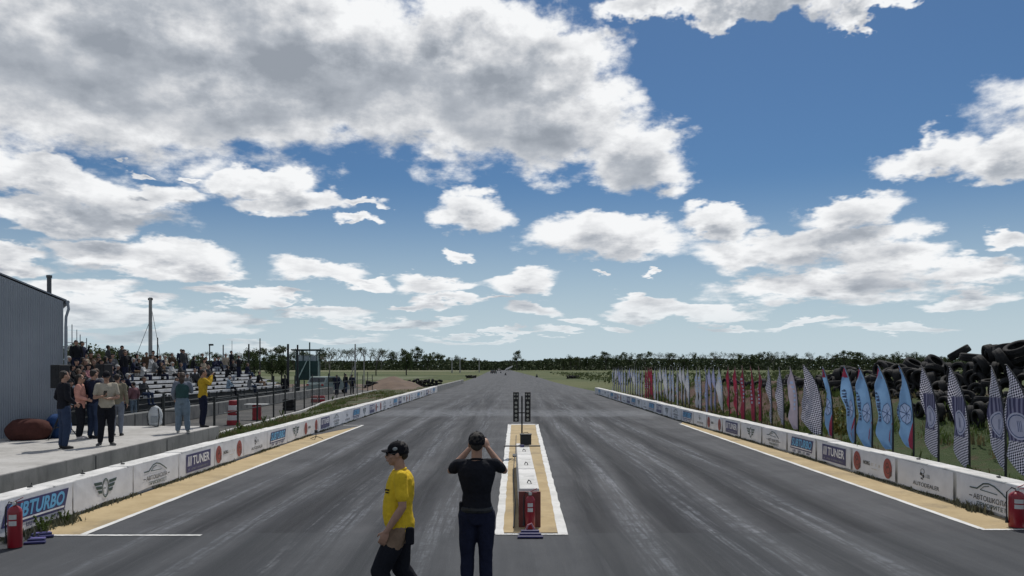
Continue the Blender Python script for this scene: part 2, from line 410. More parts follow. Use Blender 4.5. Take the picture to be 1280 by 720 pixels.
def b_white(nb, P, b):
    mid = nb.noise(P, 2.2, 6, 0.7); fine = nb.noise(P, 22.0, 5, 0.75)
    c = nb.mix(nb.smooth(mid, 0.35, 0.7), (0.68,0.68,0.66), (0.52,0.52,0.50))
    c = nb.mix(nb.smooth(fine, 0.60, 0.74, 0.0, 0.6), c, (0.14,0.14,0.14))
    nb.L.new(c, b.inputs['Base Color']); b.inputs['Roughness'].default_value = 0.8
def b_conc(lo, hi):
    def f(nb, P, b):
        mid = nb.noise(P, 0.9, 6, 0.7); fine = nb.noise(P, 24.0, 5, 0.7)
        s = nb.xyz(P); drip = nb.noise(nb.comb(nb.m('MULTIPLY', s[0], 3.0), nb.m('MULTIPLY', s[1], 3.0), nb.m('MULTIPLY', s[2], 0.5)), 1.6, 5, 0.7)
        c = nb.mix(nb.smooth(mid, 0.35, 0.66), lo, hi)
        c = nb.mix(nb.smooth(drip, 0.52, 0.70, 0.0, 0.5), c, tuple(x*0.55 for x in lo))
        c = nb.mix(nb.smooth(fine, 0.58, 0.74, 0.0, 0.4), c, tuple(x*0.7 for x in lo))
        nb.L.new(c, b.inputs['Base Color']); nbump(nb, b, fine, 0.4, 0.008)
    return f
M_field = ground_mat('field_grass', b_field); M_verge = ground_mat('verge', b_verge); M_bank = ground_mat('bank', b_bank)
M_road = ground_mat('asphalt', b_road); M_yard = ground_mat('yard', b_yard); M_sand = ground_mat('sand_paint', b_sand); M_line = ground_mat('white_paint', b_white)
M_conc = ground_mat('concrete', b_conc((0.20,0.20,0.195),(0.29,0.285,0.275))); M_slab = ground_mat('slab', b_conc((0.36,0.35,0.33),(0.46,0.45,0.43)))
M_cwhite = ground_mat('whitewashed', b_conc((0.50,0.50,0.48),(0.70,0.69,0.67)))

M_dconc = ground_mat('concrete_old', b_conc((0.10,0.105,0.105),(0.17,0.17,0.165)))
def grid_mesh(xs, ys, zf):
    b = bmesh.new(); rows = [[b.verts.new((x, y, zf(x, y))) for x in xs] for y in ys]
    for j in range(len(ys)-1):
        for i in range(len(xs)-1):
            b.faces.new((rows[j][i], rows[j][i+1], rows[j+1][i+1], rows[j+1][i]))
    me = bpy.data.meshes.new('m'); b.to_mesh(me); b.free()
    for p in me.polygons: p.use_smooth = True
    return me
def lerp(a, b, t): return a+(b-a)*t
def sst(a, b, x):
    t = max(0, min(1, (x-a)/(b-a))); return t*t*(3-2*t)
def pl(poly, y):                       # piecewise linear x(y)
    if y <= poly[0][0]: return poly[0][1]
    for (a, xa), (b, xb) in zip(poly, poly[1:]):
        if y <= b: return lerp(xa, xb, (y-a)/(b-a))
    return poly[-1][1]
BL = [(0,-7.05),(77,-7.35)]; BR = [(0,7.82),(22,7.76),(36,7.42),(73,7.35)]
def geo(lo, hi, n): return [lo*(hi/lo)**(i/(n-1)) for i in range(n)]
xs = [-3500,-1800,-900,-300,-100,-40,0,40,100,300,900,1800,3500]; ys = [-200,-20,0,20,60,120,250,500,1000,2000,3000,4200]
g = link('ground', grid_mesh(xs, ys, lambda x, y: -0.02), M_field); tag(g, kind='structure')
def track_c(y): return pl([(0,0.35),(80,0.2),(114,-0.75),(200,-1.6),(400,-5.6),(800,-11.7),(1000,-14)], y)
def track_w(y): return 7.9 - 0.5*sst(80, 120, y)
ys = [-6, 0, 8, 16, 24, 36, 50, 65, 80, 100, 130, 170, 220, 300, 400, 520, 700, 950]
b = bmesh.new(); prev = None
for y in ys:
    r = [b.verts.new((track_c(y)+s*track_w(y), y, 0.0)) for s in (-1, -0.5, 0, 0.5, 1)]
    if prev:
        for i in range(4): b.faces.new((prev[i], prev[i+1], r[i+1], r[i]))
    prev = r
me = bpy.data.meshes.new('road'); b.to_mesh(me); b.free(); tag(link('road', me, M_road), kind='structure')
def sheet(name, pts, m, z): 
    mb = MB(); mb.poly([(x, y, z) for x, y in pts]); return tag(mb.build(name, m), kind='structure')
# painted run-off strips beside the lanes, and the lines
sheet('painted_strip', [(-7.03,11.45),(-6.12,11.45),(-6.20,32.9),(-7.12,27.5)], M_sand, 0.004)
sheet('painted_strip', [(6.92,11.8),(7.80,11.8),(7.76,22),(7.42,35),(7.03,33.8)], M_sand, 0.004)
sheet('painted_strip', [(-0.16,11.6),(0.66,11.6),(0.90,33.4),(-0.10,33.4)], M_sand, 0.004)
def wob_line(a, bq, w, z=0.008, n=60, amp=0.008):
    mb = MB(); a = Vector((*a,0)); bq = Vector((*bq,0)); t = (bq-a).normalized(); s = Vector((-t.y,t.x,0)); L_, R_ = [], []
    for i in range(n+1):
        p = a.lerp(bq, i/n)
        L_.append(p+s*(w/2+rnd.uniform(-amp,amp))+Vector((0,0,z))); R_.append(p-s*(w/2+rnd.uniform(-amp,amp))+Vector((0,0,z)))
    vl = [mb.b.verts.new(p) for p in L_]; vr = [mb.b.verts.new(p) for p in R_]
    for i in range(n): mb.b.faces.new((vr[i], vr[i+1], vl[i+1], vl[i]))
    return mb
def line(a, bq, w, amp=0.008): tag(wob_line(a, bq, w, amp=amp).build('painted_line', M_line), kind='structure')
line((-6.16,11.45),(-6.22,33.0),0.10); line((-7.03,33.0),(-6.18,33.02),0.12)
line((-6.75,11.40),(-4.45,11.40),0.075)
line((6.93,11.85),(7.05,33.9),0.11); line((6.9,11.80),(8.2,11.80),0.085)
line((-0.21,11.5),(-0.17,33.6),0.13,0.011); line((0.71,11.5),(0.97,33.6),0.13,0.011)
line((-0.26,11.47),(0.78,11.47),0.07); line((-0.20,33.5),(1.0,33.5),0.35,0.03)

# paddock yard, grass verge and the bank on the right
KERB = [(23.5,-9.45),(27,-9.85),(34,-10.2),(41,-10.7),(51,-12.0),(78,-13.3)]
def yardpts():
    return [(-60,14),(-9.4,14)] + [(x,y) for y,x in KERB] + [(-17,92),(-60,96)]
sheet('yard', yardpts(), M_yard, 0.05)
ys = [8+i*1.0 for i in range(0,76)]
b = bmesh.new(); prev = None
for y in ys:
    x0 = pl(BL, y)-0.38; x1 = pl(KERB, y)+0.02 if y > 23.5 else -8.4
    if y > 76: x0 = -8
    r = []
    for i in range(9):
        t = i/8; x = lerp(x0, x1, t); z = lerp(0.42, 0.16, t) + 0.10*noise.noise(Vector((x*0.9, y*0.5, 0)))
        if y < 24: z -= 0.12
        r.append(b.verts.new((x, y, z)))
    if prev:
        for i in range(8): b.faces.new((prev[i], prev[i+1], r[i+1], r[i]))
    prev = r
me = bpy.data.meshes.new('verge'); b.to_mesh(me); b.free()
tag(link('grass_verge', me, M_verge), kind='structure')
def bank_h(x, y):
    up = 0.28 + 1.15*sst(10.2, 13.6, x)
    up *= 1-sst(19, 30, x)*1.0
    up *= 1-sst(56, 74, y)
    return up + 0.14*noise.noise(Vector((x*0.8, y*0.5, 3)))*(1-sst(60,75,y)) + (0.05*noise.noise(Vector((x*3, y*3, 3))))
b = bmesh.new(); prev = None
for j in range(110):
    y = 6+j*0.7; x0 = pl(BR, y)+0.38
    r = [b.verts.new((x0+i*0.6 if i < 22 else x0+13+(i-22)*3, y, bank_h(x0+(i*0.6 if i < 22 else 13+(i-22)*3), y)-(0.03 if j < 108 else 0.2))) for i in range(28)]
    if prev:
        for i in range(27): b.faces.new((prev[i], prev[i+1], r[i+1], r[i]))
    prev = r
me = bpy.data.meshes.new('bank'); b.to_mesh(me); b.free()
for p in me.polygons: p.use_smooth = True
tag(link('earth_bank', me, M_bank), kind='structure')
# soil mound left of the track, distant fields and ridge
def mound(cx, cy, rx, ry, h, m, name='soil_mound', n=18):
    b = bmesh.new(); rows = []
    for j in range(n+1):
        row = []
        for i in range(n+1):
            u = i/n*2-1; v = j/n*2-1; d_ = min(1, math.hypot(u, v))
            z = h*(1-sst(0, 1, d_)) * (1+0.35*noise.noise(Vector((u*3+cx, v*3, 0)))) - 0.03
            row.append(b.verts.new((cx+u*rx, cy+v*ry, z)))
        rows.append(row)
    for j in range(n):
        for i in range(n): b.faces.new((rows[j][i], rows[j][i+1], rows[j+1][i+1], rows[j+1][i]))
    me = bpy.data.meshes.new(name); b.to_mesh(me); b.free()
    for p in me.polygons: p.use_smooth = True
    return tag(link(name, me, m), kind='structure')
M_soil = mat('soil', (0.085,0.055,0.038), 0.95, scale=0.8, col2=(0.14,0.095,0.065), bump=0.8, bscale=6)
mound(-13.2, 88, 4.2, 9, 1.35, M_soil); mound(-10.5, 78, 2.8, 8, 0.55, M_soil)
M_pale = mat('pale_grass', (0.10,0.11,0.05), 0.95, scale=0.05, col2=(0.16,0.16,0.08))
sheet('field', [(-420,440),(-22,440),(-24,600),(-560,600)], M_pale, 0.02)
sheet('field', [(-120,150),(-22,150),(-19,205),(-170,205)], mat('rough_grass', (0.06,0.08,0.028), 0.95, scale=0.15, col2=(0.11,0.12,0.05)), 0.015)
sheet('dirt_track', [(-60,100),(-14,96),(-13,112),(-80,118)], M_soil, 0.01)
mb = MB(); n = 40
rs = []
for i in range(n+1):
    x = -900+i*(1900/n); h = 14+9*math.sin(i*0.31+1)+5*noise.noise(Vector((i*0.5,0,0)))
    rs.append((x, h))
vs0 = [mb.b.verts.new((x, 2600, -5)) for x, h in rs]; vs1 = [mb.b.verts.new((x, 3000, h)) for x, h in rs]; vs2 = [mb.b.verts.new((x, 3900, -5)) for x, h in rs]
for i in range(n): mb.b.faces.new((vs0[i],vs0[i+1],vs1[i+1],vs1[i])); mb.b.faces.new((vs1[i],vs1[i+1],vs2[i+1],vs2[i]))
tag(mb.build('hills', mat('far_hill', (0.07,0.085,0.06), 0.95, scale=0.01, col2=(0.11,0.12,0.08))), kind='structure')

# ================================================================== BARRIERS
def barrier(side, poly, y0, y1, word, white_to):
    L_ = 2.4; y = y0; i = 0; protos = {}
    while y < y1:
        x = pl(poly, y+L_/2); dx = pl(poly, y+L_)-pl(poly, y)
        white = y < white_to
        key = (white, i%3)
        if key not in protos:
            mb = MB(); mb.box((0,0,0.29),(0.38,L_-0.025,0.58),bev=0.018)
            me = mb.mesh('concrete_block'); protos[key] = me; me.materials.append(M_cwhite if white else M_conc)
        o = bpy.data.objects.new('concrete_block', protos[key]); C.objects.link(o)
        o.location = (x+side*0.21, y+L_/2, rnd.uniform(-0.028,0.0)); o.rotation_euler = (rnd.uniform(-0.004,0.004), 0, -math.atan2(dx, L_)+rnd.uniform(-0.008,0.008))
        look = 'whitewashed' if white else 'bare grey'
        tag(o, f'{look} concrete block in the {word} track barrier, {nth(i)} counting from the near end', 'concrete block', f'concrete blocks of the {word} barrier')
        y += L_; i += 1
barrier(-1, BL, 7.6, 118, 'left', 76)
barrier(1, BR, 7.9, 72, 'right', 90)

# banners stretched over the faces of the blocks
BW, BH = 2.02, 0.50
M_vinyl = mat('banner_vinyl', (0.60,0.61,0.64), 0.55, scale=2.2, col2=(0.74,0.75,0.78), bump=0.55, bscale=3.0, spec=0.3)
M_navy = mat('print_navy', (0.035,0.035,0.13), 0.5); M_blue = mat('print_blue', (0.05,0.27,0.50), 0.5); M_sky = mat('print_light_blue', (0.13,0.42,0.68), 0.5)
M_red = mat('print_red', (0.25,0.035,0.03), 0.5, col2=(0.36,0.07,0.05), scale=25); M_black = mat('print_black', (0.025,0.028,0.03), 0.5); M_grey = mat('print_grey', (0.25,0.27,0.28), 0.5)
M_green = mat('print_green', (0.03,0.065,0.060), 0.5); M_white = mat('print_white', (0.75,0.75,0.76), 0.5); M_gold = mat('print_pale', (0.55,0.50,0.42), 0.5)
def stroke(mb, pts, w, y=-0.004):
    for (a, b_) in zip(pts, pts[1:]):
        a = Vector(a); b_ = Vector(b_); t = (b_-a); n_ = Vector((-t.y, t.x)).normalized()*w/2; e = t.normalized()*w*0.25
        mb.flat2([a-n_-e, b_-n_+e, b_+n_+e, a+n_-e], y)
def disc(mb, cx, cz, rx, rz, y=-0.004, n=28, inner=0.0):
    if not inner: mb.flat2([(cx+rx*math.cos(2*math.pi*i/n), cz+rz*math.sin(2*math.pi*i/n)) for i in range(n)], y); return
    for i in range(n):
        a, c_ = 2*math.pi*i/n, 2*math.pi*(i+1)/n
        mb.flat2([(cx+rx*math.cos(a), cz+rz*math.sin(a)), (cx+rx*math.cos(c_), cz+rz*math.sin(c_)), (cx+inner*rx*math.cos(c_), cz+inner*rz*math.sin(c_)), (cx+inner*rx*math.cos(a), cz+inner*rz*math.sin(a))], y)
def marks(x, z, w, h, n, y=-0.004, seed=1):
    """a row of small characters too far off to be read"""
    r = random.Random(seed); mb = MB(); cw = w/n
    for i in range(n):
        if r.random() < 0.12: continue
        x0 = x+i*cw
        mb.flat2([(x0, z), (x0+cw*0.18, z), (x0+cw*0.18, z+h), (x0, z+h)], y)
        if r.random() < 0.6: mb.flat2([(x0+cw*0.5, z), (x0+cw*0.68, z), (x0+cw*0.68, z+h), (x0+cw*0.5, z+h)], y)
        k = r.choice((0, 0.42, 0.82)); mb.flat2([(x0+cw*0.18, z+h*k), (x0+cw*0.5, z+h*k), (x0+cw*0.5, z+h*(k+0.18)), (x0+cw*0.18, z+h*(k+0.18))], y)
    return mb
def banner_cloth(seed, sag):
    nx, nz = 36, 10; b = bmesh.new(); rows = []
    for j in range(nz+1):
        row = []
        for i in range(nx+1):
            u = i/nx; v = j/nz; x = u*BW; z = 0.055 + v*BH
            z += -sag*(1-v)*-1*0.0 + (0.012*math.sin(u*9+seed) if j == 0 else 0) - 0.008*math.sin(u*math.pi)*v
            cr = 0.006*math.exp(-((u*1.4-(1-v)*0.5)/0.035)**2) + 0.006*math.exp(-(((1-u)*1.4-(1-v)*0.4)/0.035)**2)
            y = -0.001 - 0.0016*noise.noise(Vector((u*5+seed, v*2, 0))) - cr*(0.5+0.5*v)
            row.append(b.verts.new((x, y, z)))
        rows.append(row)
    for j in range(nz):
        for i in range(nx): b.faces.new((rows[j][i], rows[j][i+1], rows[j+1][i+1], rows[j+1][i]))
    top = rows[-1]; t2 = [b.verts.new((v.co.x, 0.05, v.co.z+0.012)) for v in top]; t3 = [b.verts.new((v.co.x, 0.11+0.03*math.sin(i*0.7+seed), v.co.z+0.014)) for i, v in enumerate(top)]
    me = bpy.data.meshes.new('banner'); b.to_mesh(me); b.free()
    for p in me.polygons: p.use_smooth = True
    me.materials.append(M_vinyl); return me
def eyelets(root):
    mb = MB()
    for x, z in ((0.03,0.53),(BW-0.03,0.53),(0.03,0.08),(BW-0.03,0.08)): mb.lathe([(0.012,-0.002),(0.012,0.004)], (x,-0.010,z), 10, 'Y')
    mb.build('eyelets', M_grey, root)
def mk_banner(kind):
    root = bpy.data.objects.new('banner', banner_cloth(ord(kind), 0.02)); C.objects.link(root); root['category'] = 'banner'
    Y = -0.010
    if kind == 'A':
        mb = MB(); mb.flat2([(0.22,0.17),(1.78,0.17),(1.90,0.49),(0.34,0.49)], Y); mb.build('logo_frame', M_navy, root)
        link('lettering', text_mesh('SUBTURBO', 1.42, 0.215, 0.325, 0.250, 0.30, Y-0.002, 0.03), M_sky, root)
        mb = MB(); mb.flat2([(0.28,0.205),(1.76,0.205),(1.77,0.232),(0.29,0.232)], Y-0.002); mb.build('logo_stripe', M_white, root)
        marks(0.40, 0.095, 1.25, 0.055, 16, Y).build('lettering', M_navy, root)
    if kind == 'B':
        mb = MB(); disc(mb, 1.01, 0.31, 0.115, 0.165, Y, inner=0.86); disc(mb, 1.01, 0.31, 0.085, 0.13, Y, inner=0.93)
        for s in (-1, 1):
            for k in range(3):
                z = 0.40-k*0.075; x0 = 0.125+0.0*k; x1 = 0.36-k*0.065
                mb.flat2([(1.01+s*x0, z-0.022), (1.01+s*x1, z-0.012), (1.01+s*(x1+0.03), z+0.040), (1.01+s*x0, z+0.028)], Y)
        mb.build('winged_emblem', M_green, root); marks(0.93, 0.295, 0.16, 0.028, 5, Y).build('lettering', M_green, root)
    if kind == 'C':
        mb = MB()
        pts = [(0.42,0.37),(0.62,0.375),(0.70,0.42),(0.80,0.475),(0.95,0.495),(1.10,0.47),(1.30,0.39),(1.42,0.33)]
        stroke(mb, pts, 0.022, Y); stroke(mb, [(0.72,0.37),(0.82,0.43),(0.96,0.455)], 0.012, Y); stroke(mb, [(0.72,0.365),(1.18,0.35)], 0.012, Y)
        mb.build('car_outline', M_green, root)
        link('lettering', text_mesh('АВТОШКОЛА', 0.92, 0.085, 0.52, 0.195, 0.0, Y), M_black, root)
        mb = MB(); stroke(mb, [(0.40,0.235),(0.48,0.235)], 0.016, Y); stroke(mb, [(1.48,0.235),(1.56,0.235)], 0.016, Y); mb.build('dashes', M_black, root)
        link('lettering', text_mesh('ПРИОРИТЕТ', 0.80, 0.070, 0.62, 0.095, 0.0, Y), M_green, root)
    if kind == 'D':
        mb = MB(); mb.flat2([(0.36,0.11),(1.76,0.11),(1.76,0.50),(0.36,0.50)], Y); mb.build('logo_panel', M_navy, root)
        mb = MB(); z0, z1 = 0.245, 0.455
        for k in range(3):
            x = 0.43+k*0.075; mb.flat2([(x,z0),(x+0.04,z0),(x+0.075,z1),(x+0.035,z1)], Y-0.002)
        mb.build('slanted_bars', M_white, root)
        link('lettering', text_mesh('TUNER', 0.98, 0.20, 0.70, 0.25, 0.06, Y-0.002, 0.02), M_white, root)
        marks(0.46, 0.150, 1.20, 0.040, 26, Y-0.002, 3).build('lettering', M_grey, root)
    if kind == 'E':
        for cx in (0.24, 1.70):
            mb = MB(); disc(mb, cx, 0.30, 0.185, 0.21, Y); mb.build('round_emblem', M_red, root)
            mb = MB(); disc(mb, cx-0.01, 0.36, 0.07, 0.06, Y-0.002, inner=0.6); disc(mb, cx+0.02, 0.27, 0.10, 0.08, Y-0.002, inner=0.75); mb.flat2([(cx+0.05,0.12),(cx+0.17,0.16),(cx+0.18,0.27),(cx+0.12,0.24)], Y-0.002)
            mb.build('emblem_detail', mat('print_brown', (0.12,0.03,0.025), 0.5), root)
        link('lettering', text_mesh('NORG', 0.32, 0.085, 0.56, 0.265, 0.0, Y, 0.02), M_black, root)
        marks(0.95, 0.27, 0.42, 0.06, 6, Y, 5).build('lettering', M_gold, root); marks(0.95, 0.20, 0.36, 0.02, 10, Y, 6).build('lettering', M_gold, root)
    if kind == 'F':
        mb = MB(); disc(mb, 0.98, 0.43, 0.07, 0.05, Y, inner=0.85); mb.flat2([(0.88,0.36),(0.96,0.34),(0.96,0.39),(0.90,0.41)], Y); disc(mb, 1.01, 0.34, 0.035, 0.035, Y); mb.flat2([(0.92,0.28),(1.0,0.27),(0.98,0.30),(0.92,0.31)], Y)
        mb.build('small_emblem', M_black, root); marks(1.10, 0.32, 0.17, 0.07, 3, Y, 8).build('lettering', M_grey, root)
        link('lettering', text_mesh('AUTODEALER', 0.95, 0.075, 0.62, 0.14, 0.0, Y), M_black, root)
    return root
LOOK = {'A':'white banner with blue lettering in a navy frame','B':'white banner with a dark winged oval emblem','C':'white banner with thin car outline over text',
        'D':'white banner with navy panel and white capitals','E':'white banner with two round red emblems','F':'white banner with tiny black emblem above text'}
protos = {}
def place_banner(kind, side, y, i, word):
    if kind not in protos: protos[kind] = root = mk_banner(kind)
    else: root = copy_tree(protos[kind])
    poly = BL if side < 0 else BR
    x = pl(poly, y+BW/2); dx = pl(poly, y+BW)-pl(poly, y); a = math.atan2(dx, BW)
    if side < 0: root.location = (pl(poly, y)+0.028, y, rnd.uniform(-0.012,0.008)); root.rotation_euler = (0, 0, R(90)-a)
    else: root.location = (pl(poly, y+BW)-0.028, y+BW, rnd.uniform(-0.012,0.008)); root.rotation_euler = (0, 0, R(-90)-a)
    tag(root, f'{LOOK[kind]}, {nth(i)} banner, {word} side', 'banner', f'advertising banners on the {word} barrier')
seqL = 'AACBD' ; 
seqL = ['F','A','B','C','D','E','F','A','B','E','D','C','F','A','B','D','E','C','F','A','D','B','E','C','F','A','B','C','D','E','F','A']
y = 8.75
for i, k in enumerate(seqL):
    if y > 73.5: break
    yy = y; place_banner(k, -1, yy, i, 'left'); y += 2.05
    if i == 1: pass
seqR = ['B','C','F','E','D','A','C','B','D','E','F','A','C','B','D','A','F','B','A','D','F','E','D','A','C','B','F','A']
y = 9.85
for i, k in enumerate(seqR):
    if y > 70: break
    place_banner(k, 1, y, i, 'right'); y += 2.13

# ================================================================== PLATFORM, SHED, LOOSE THINGS ON THE PLATFORM
PZ = 0.55
mb = MB()
pe = [(-8.45,6.0),(-9.28,25.2),(-34,25.2),(-34,6.0)]
mb.poly([(x, y, 0.0) for x, y in pe], ext=(0,0,PZ-0.012)); 
pf = tag(mb.build('raised_platform', M_conc), 'grey concrete raised platform where people stand, left of the track', 'platform')
mb = MB(); mb.poly([(-8.47,6.0,PZ-0.012),(-9.30,25.18,PZ-0.012),(-33.9,25.18,PZ-0.012),(-33.9,6.0,PZ-0.012)], ext=(0,0,0.012))
mb.build('floor_slab', M_slab, pf)
for yy in (9.3, 13.2, 17.1, 21.0):
    mb = MB(); xf = lerp(-8.45, -9.28, (yy-6)/19.2); mb.box((xf+0.003, yy, 0.26), (0.012, 0.02, 0.50)); mb.build('joint', mat('dark_joint', (0.05,0.05,0.05)), pf)

# metal shed: gable end turned to the camera
M_corr = bpy.data.materials.new('corrugated_sheet'); nt, N_, L_n = nt_of(M_corr); nbx = NB(nt); bb = N_['Principled BSDF']
tcx = N_.new('ShaderNodeTexCoord'); cvar = nbx.noise(tcx.outputs['Object'], 0.8, 5, 0.6)
nbx.L.new(nbx.mix(nbx.smooth(cvar, 0.3, 0.7), (0.235,0.262,0.30), (0.275,0.302,0.342)), bb.inputs['Base Color']); bb.inputs['Roughness'].default_value = 0.5; bb.inputs['Metallic'].default_value = 0.15
M_trim = mat('shed_trim', (0.20,0.23,0.27), 0.5); M_pipe = mat('chimney_steel', (0.07,0.075,0.08), 0.6)
shed = thing('metal_shed', 'grey corrugated metal shed with sloping roof beside the platform', 'shed', (-12.1,21.5,PZ), R(33))
mb = MB(); nW = 130; Wd = 6.5
def eave(t): return 3.62 + 0.42*t if t < 3.25 else 3.62+0.42*3.25-0.42*(t-3.25)
mb_pts = []
for i in range(nW*4+1):
    t = i/(nW*4)*Wd; ph = (i % 4); off = (0, 0.013, 0.013, 0)[ph]
    mb_pts.append((-t, -off))
vb = [mb.b.verts.new((x, y, 0)) for x, y in mb_pts]; vt = [mb.b.verts.new((x, y, eave(-x))) for x, y in mb_pts]
for i in range(len(vb)-1): mb.b.faces.new((vb[i], vb[i+1], vt[i+1], vt[i]))
mb.build('front_wall', M_corr, shed)
mb = MB(); mb.box((-0.06-0.0, 5.0, 1.80), (0.10, 9.9, 3.60)); mb.build('side_wall', M_corr, shed)
mb = MB(); mb.box((-Wd+0.06, 5.0, 1.80), (0.10, 9.9, 3.60)); mb.build('side_wall', M_corr, shed)
mb = MB(); mb.box((-Wd/2, 9.97, 1.80), (Wd-0.3, 0.08, 3.60)); mb.build('rear_wall', M_corr, shed)
mb = MB()
mb.poly([(0.08,0.0,3.63),(-3.25,0.0,5.03),(-3.25,10.1,5.03),(0.08,10.1,3.63)], ext=(0,0,0.04)); mb.poly([(-Wd-0.16,-0.05,3.60),(-3.25,-0.05,5.03),(-3.25,10.1,5.03),(-Wd-0.18,10.1,3.60)], ext=(0,0,0.06))
roof = mb.build('roof', M_trim, shed)
mb = MB(); mb.tube([(-0.27,1.2,3.6),(-0.27,1.2,4.35)], 0.06, 10); mb.lathe([(0.075,4.35),(0.075,4.42)], (-0.27,1.2,0), 12); mb.build('chimney', M_pipe, roof)
mb = MB(); mb.tube([(0.10,-0.04,3.60),(0.10,5,3.59),(0.10,10,3.58)], 0.05, 10); mb.build('gutter', M_trim, shed)
mb = MB(); mb.tube([(0.10,-0.04,3.57),(0.12,-0.06,3.42),(0.06,-0.06,3.2),(0.05,-0.06,2.9),(0.05,-0.06,0.05)], 0.035, 8); mb.build('downpipe', M_trim, shed)

def blob_mesh(rx, ry, rz, seed, dent=0.12):
    mb = MB(); q = bmesh.ops.create_icosphere(mb.b, subdivisions=4, radius=1.0)
    for v in q['verts']:
        n = v.co.normalized(); f = 1+dent*noise.noise(n*1.6+Vector((seed,0,0)))+0.03*noise.noise(n*6+Vector((0,seed,0)))
        v.co = Vector((n.x*rx*f, n.y*ry*f, n.z*rz*f))
        if v.co.z < -rz*0.62: v.co.z = -rz*0.62
        if v.co.z > rz*0.45: v.co.z = rz*0.45 + (v.co.z-rz*0.45)*0.55
        v.co.z += rz*0.62
    return mb.mesh('cushion', True)
M_bag1 = cloth('bean_bag_rust', (0.070,0.028,0.024)); M_bag2 = cloth('bean_bag_blue', (0.022,0.055,0.15))
t = thing('bean_bag', 'rust brown bean bag slumped against the metal shed', 'bean bag', (-12.40,20.45,PZ), R(33)); link('cushion', blob_mesh(0.50,0.40,0.40,2), M_bag1, t)
MB().tube([(-0.44,-0.2,0.28),(-0.17,-0.37,0.31),(0.17,-0.37,0.31),(0.44,-0.2,0.28)], 0.008, 6).build('seam', M_bag1, t)
t = thing('bean_bag', 'dark blue bean bag at the corner of the metal shed', 'bean bag', (-11.98,21.05,PZ), 0.3); link('cushion', blob_mesh(0.30,0.30,0.46,5), M_bag2, t)
MB().tube([(-0.22,-0.2,0.30),(0,-0.29,0.36),(0.22,-0.2,0.30)], 0.008, 6).build('seam', M_bag2, t)

M_spk = mat('speaker_black', (0.012,0.012,0.014), 0.6, bump=0.2, bscale=200); M_dark = mat('dark_metal', (0.02,0.022,0.024), 0.55, metal=0.3)
def speaker(px, D, top, w, h, label):
    x = (px-642)/1000*D; z1 = H+(459-top)/1000*D; z0 = z1-h
    s = thing('loudspeaker', label, 'loudspeaker', (x, D, z0), R(-25))
    mb = MB(); mb.box((0,0,h/2),(w,w*0.8,h),bev=0.015); mb.build('cabinet', M_spk, s)
    mb = MB(); mb.box((0,-w*0.4-0.004,h/2),(w*0.86,0.014,h*0.9),bev=0.004); gr = mb.build('grille', M_dark, s)
    mb = MB(); mb.lathe([(w*0.30,-w*0.4-0.018),(w*0.30,-w*0.4-0.012)],(0,0,h*0.33),20,'Y'); mb.build('woofer', M_spk, gr)
    mb = MB(); mb.lathe([(w*0.13,-w*0.4-0.018),(w*0.13,-w*0.4-0.012)],(0,0,h*0.76),16,'Y'); mb.build('tweeter', M_spk, gr)
    st = thing('speaker_stand', 'black tripod stand holding up the '+label.split(' loudspeaker')[0]+' loudspeaker', 'speaker stand', (x, D, PZ))
    hz_ = z0-PZ
    mb = MB(); mb.tube([(0,0,0.25),(0,0,hz_)], 0.018, 10); mb.build('pole', M_dark, st)
    mb = MB(); mb.lathe([(0.03,0.62),(0.035,0.66),(0.03,0.70)],(0,0,0),12); mb.build('collar', M_dark, st)
    for k in range(3):
        a = k*2*math.pi/3+0.4; mb = MB(); mb.tube([(0,0,0.66),(0.42*math.cos(a),0.42*math.sin(a),0.012)],0.012,8)
        mb.tube([(0,0,0.30),(0.24*math.cos(a),0.24*math.sin(a),0.30)],0.008,6); mb.build('leg', M_dark, st)
speaker(75, 20.6, 456, 0.36, 0.60, 'larger black loudspeaker on a tripod near the shed')
speaker(130, 24.0, 455, 0.38, 0.56, 'smaller black loudspeaker behind the group standing on the platform')

# pale rounded pack left on the edge of the platform
t = thing('backpack', 'pale grey rounded pack standing at the back edge of the platform', 'bag', at_ground(197,533,PZ)+Vector((0,-0.15,0)), 0.2)
mb = MB(); mb.ell((0,0,0.33),(0.21,0.14,0.33),sub=4); mb.ell((0,0,0.14),(0.20,0.15,0.14),sub=3); link('pack_body', voxel(mb,'pack_body',0.02,4,0.01), cloth('pack_white', (0.50,0.53,0.55)), t)
MB().tube([(-0.19,-0.06,0.05),(-0.22,-0.10,0.33),(-0.15,-0.1,0.60),(0,-0.08,0.665)],0.014,8).build('strap', M_dark, t)
MB().tube([(0.10,-0.10,0.02),(0.14,-0.13,0.3),(0.10,-0.09,0.58)],0.014,8).build('strap', M_dark, t)
MB().box((0,-0.14,0.24),(0.22,0.05,0.2),bev=0.02).build('front_pocket', cloth('pack_grey',(0.30,0.33,0.35)), t)

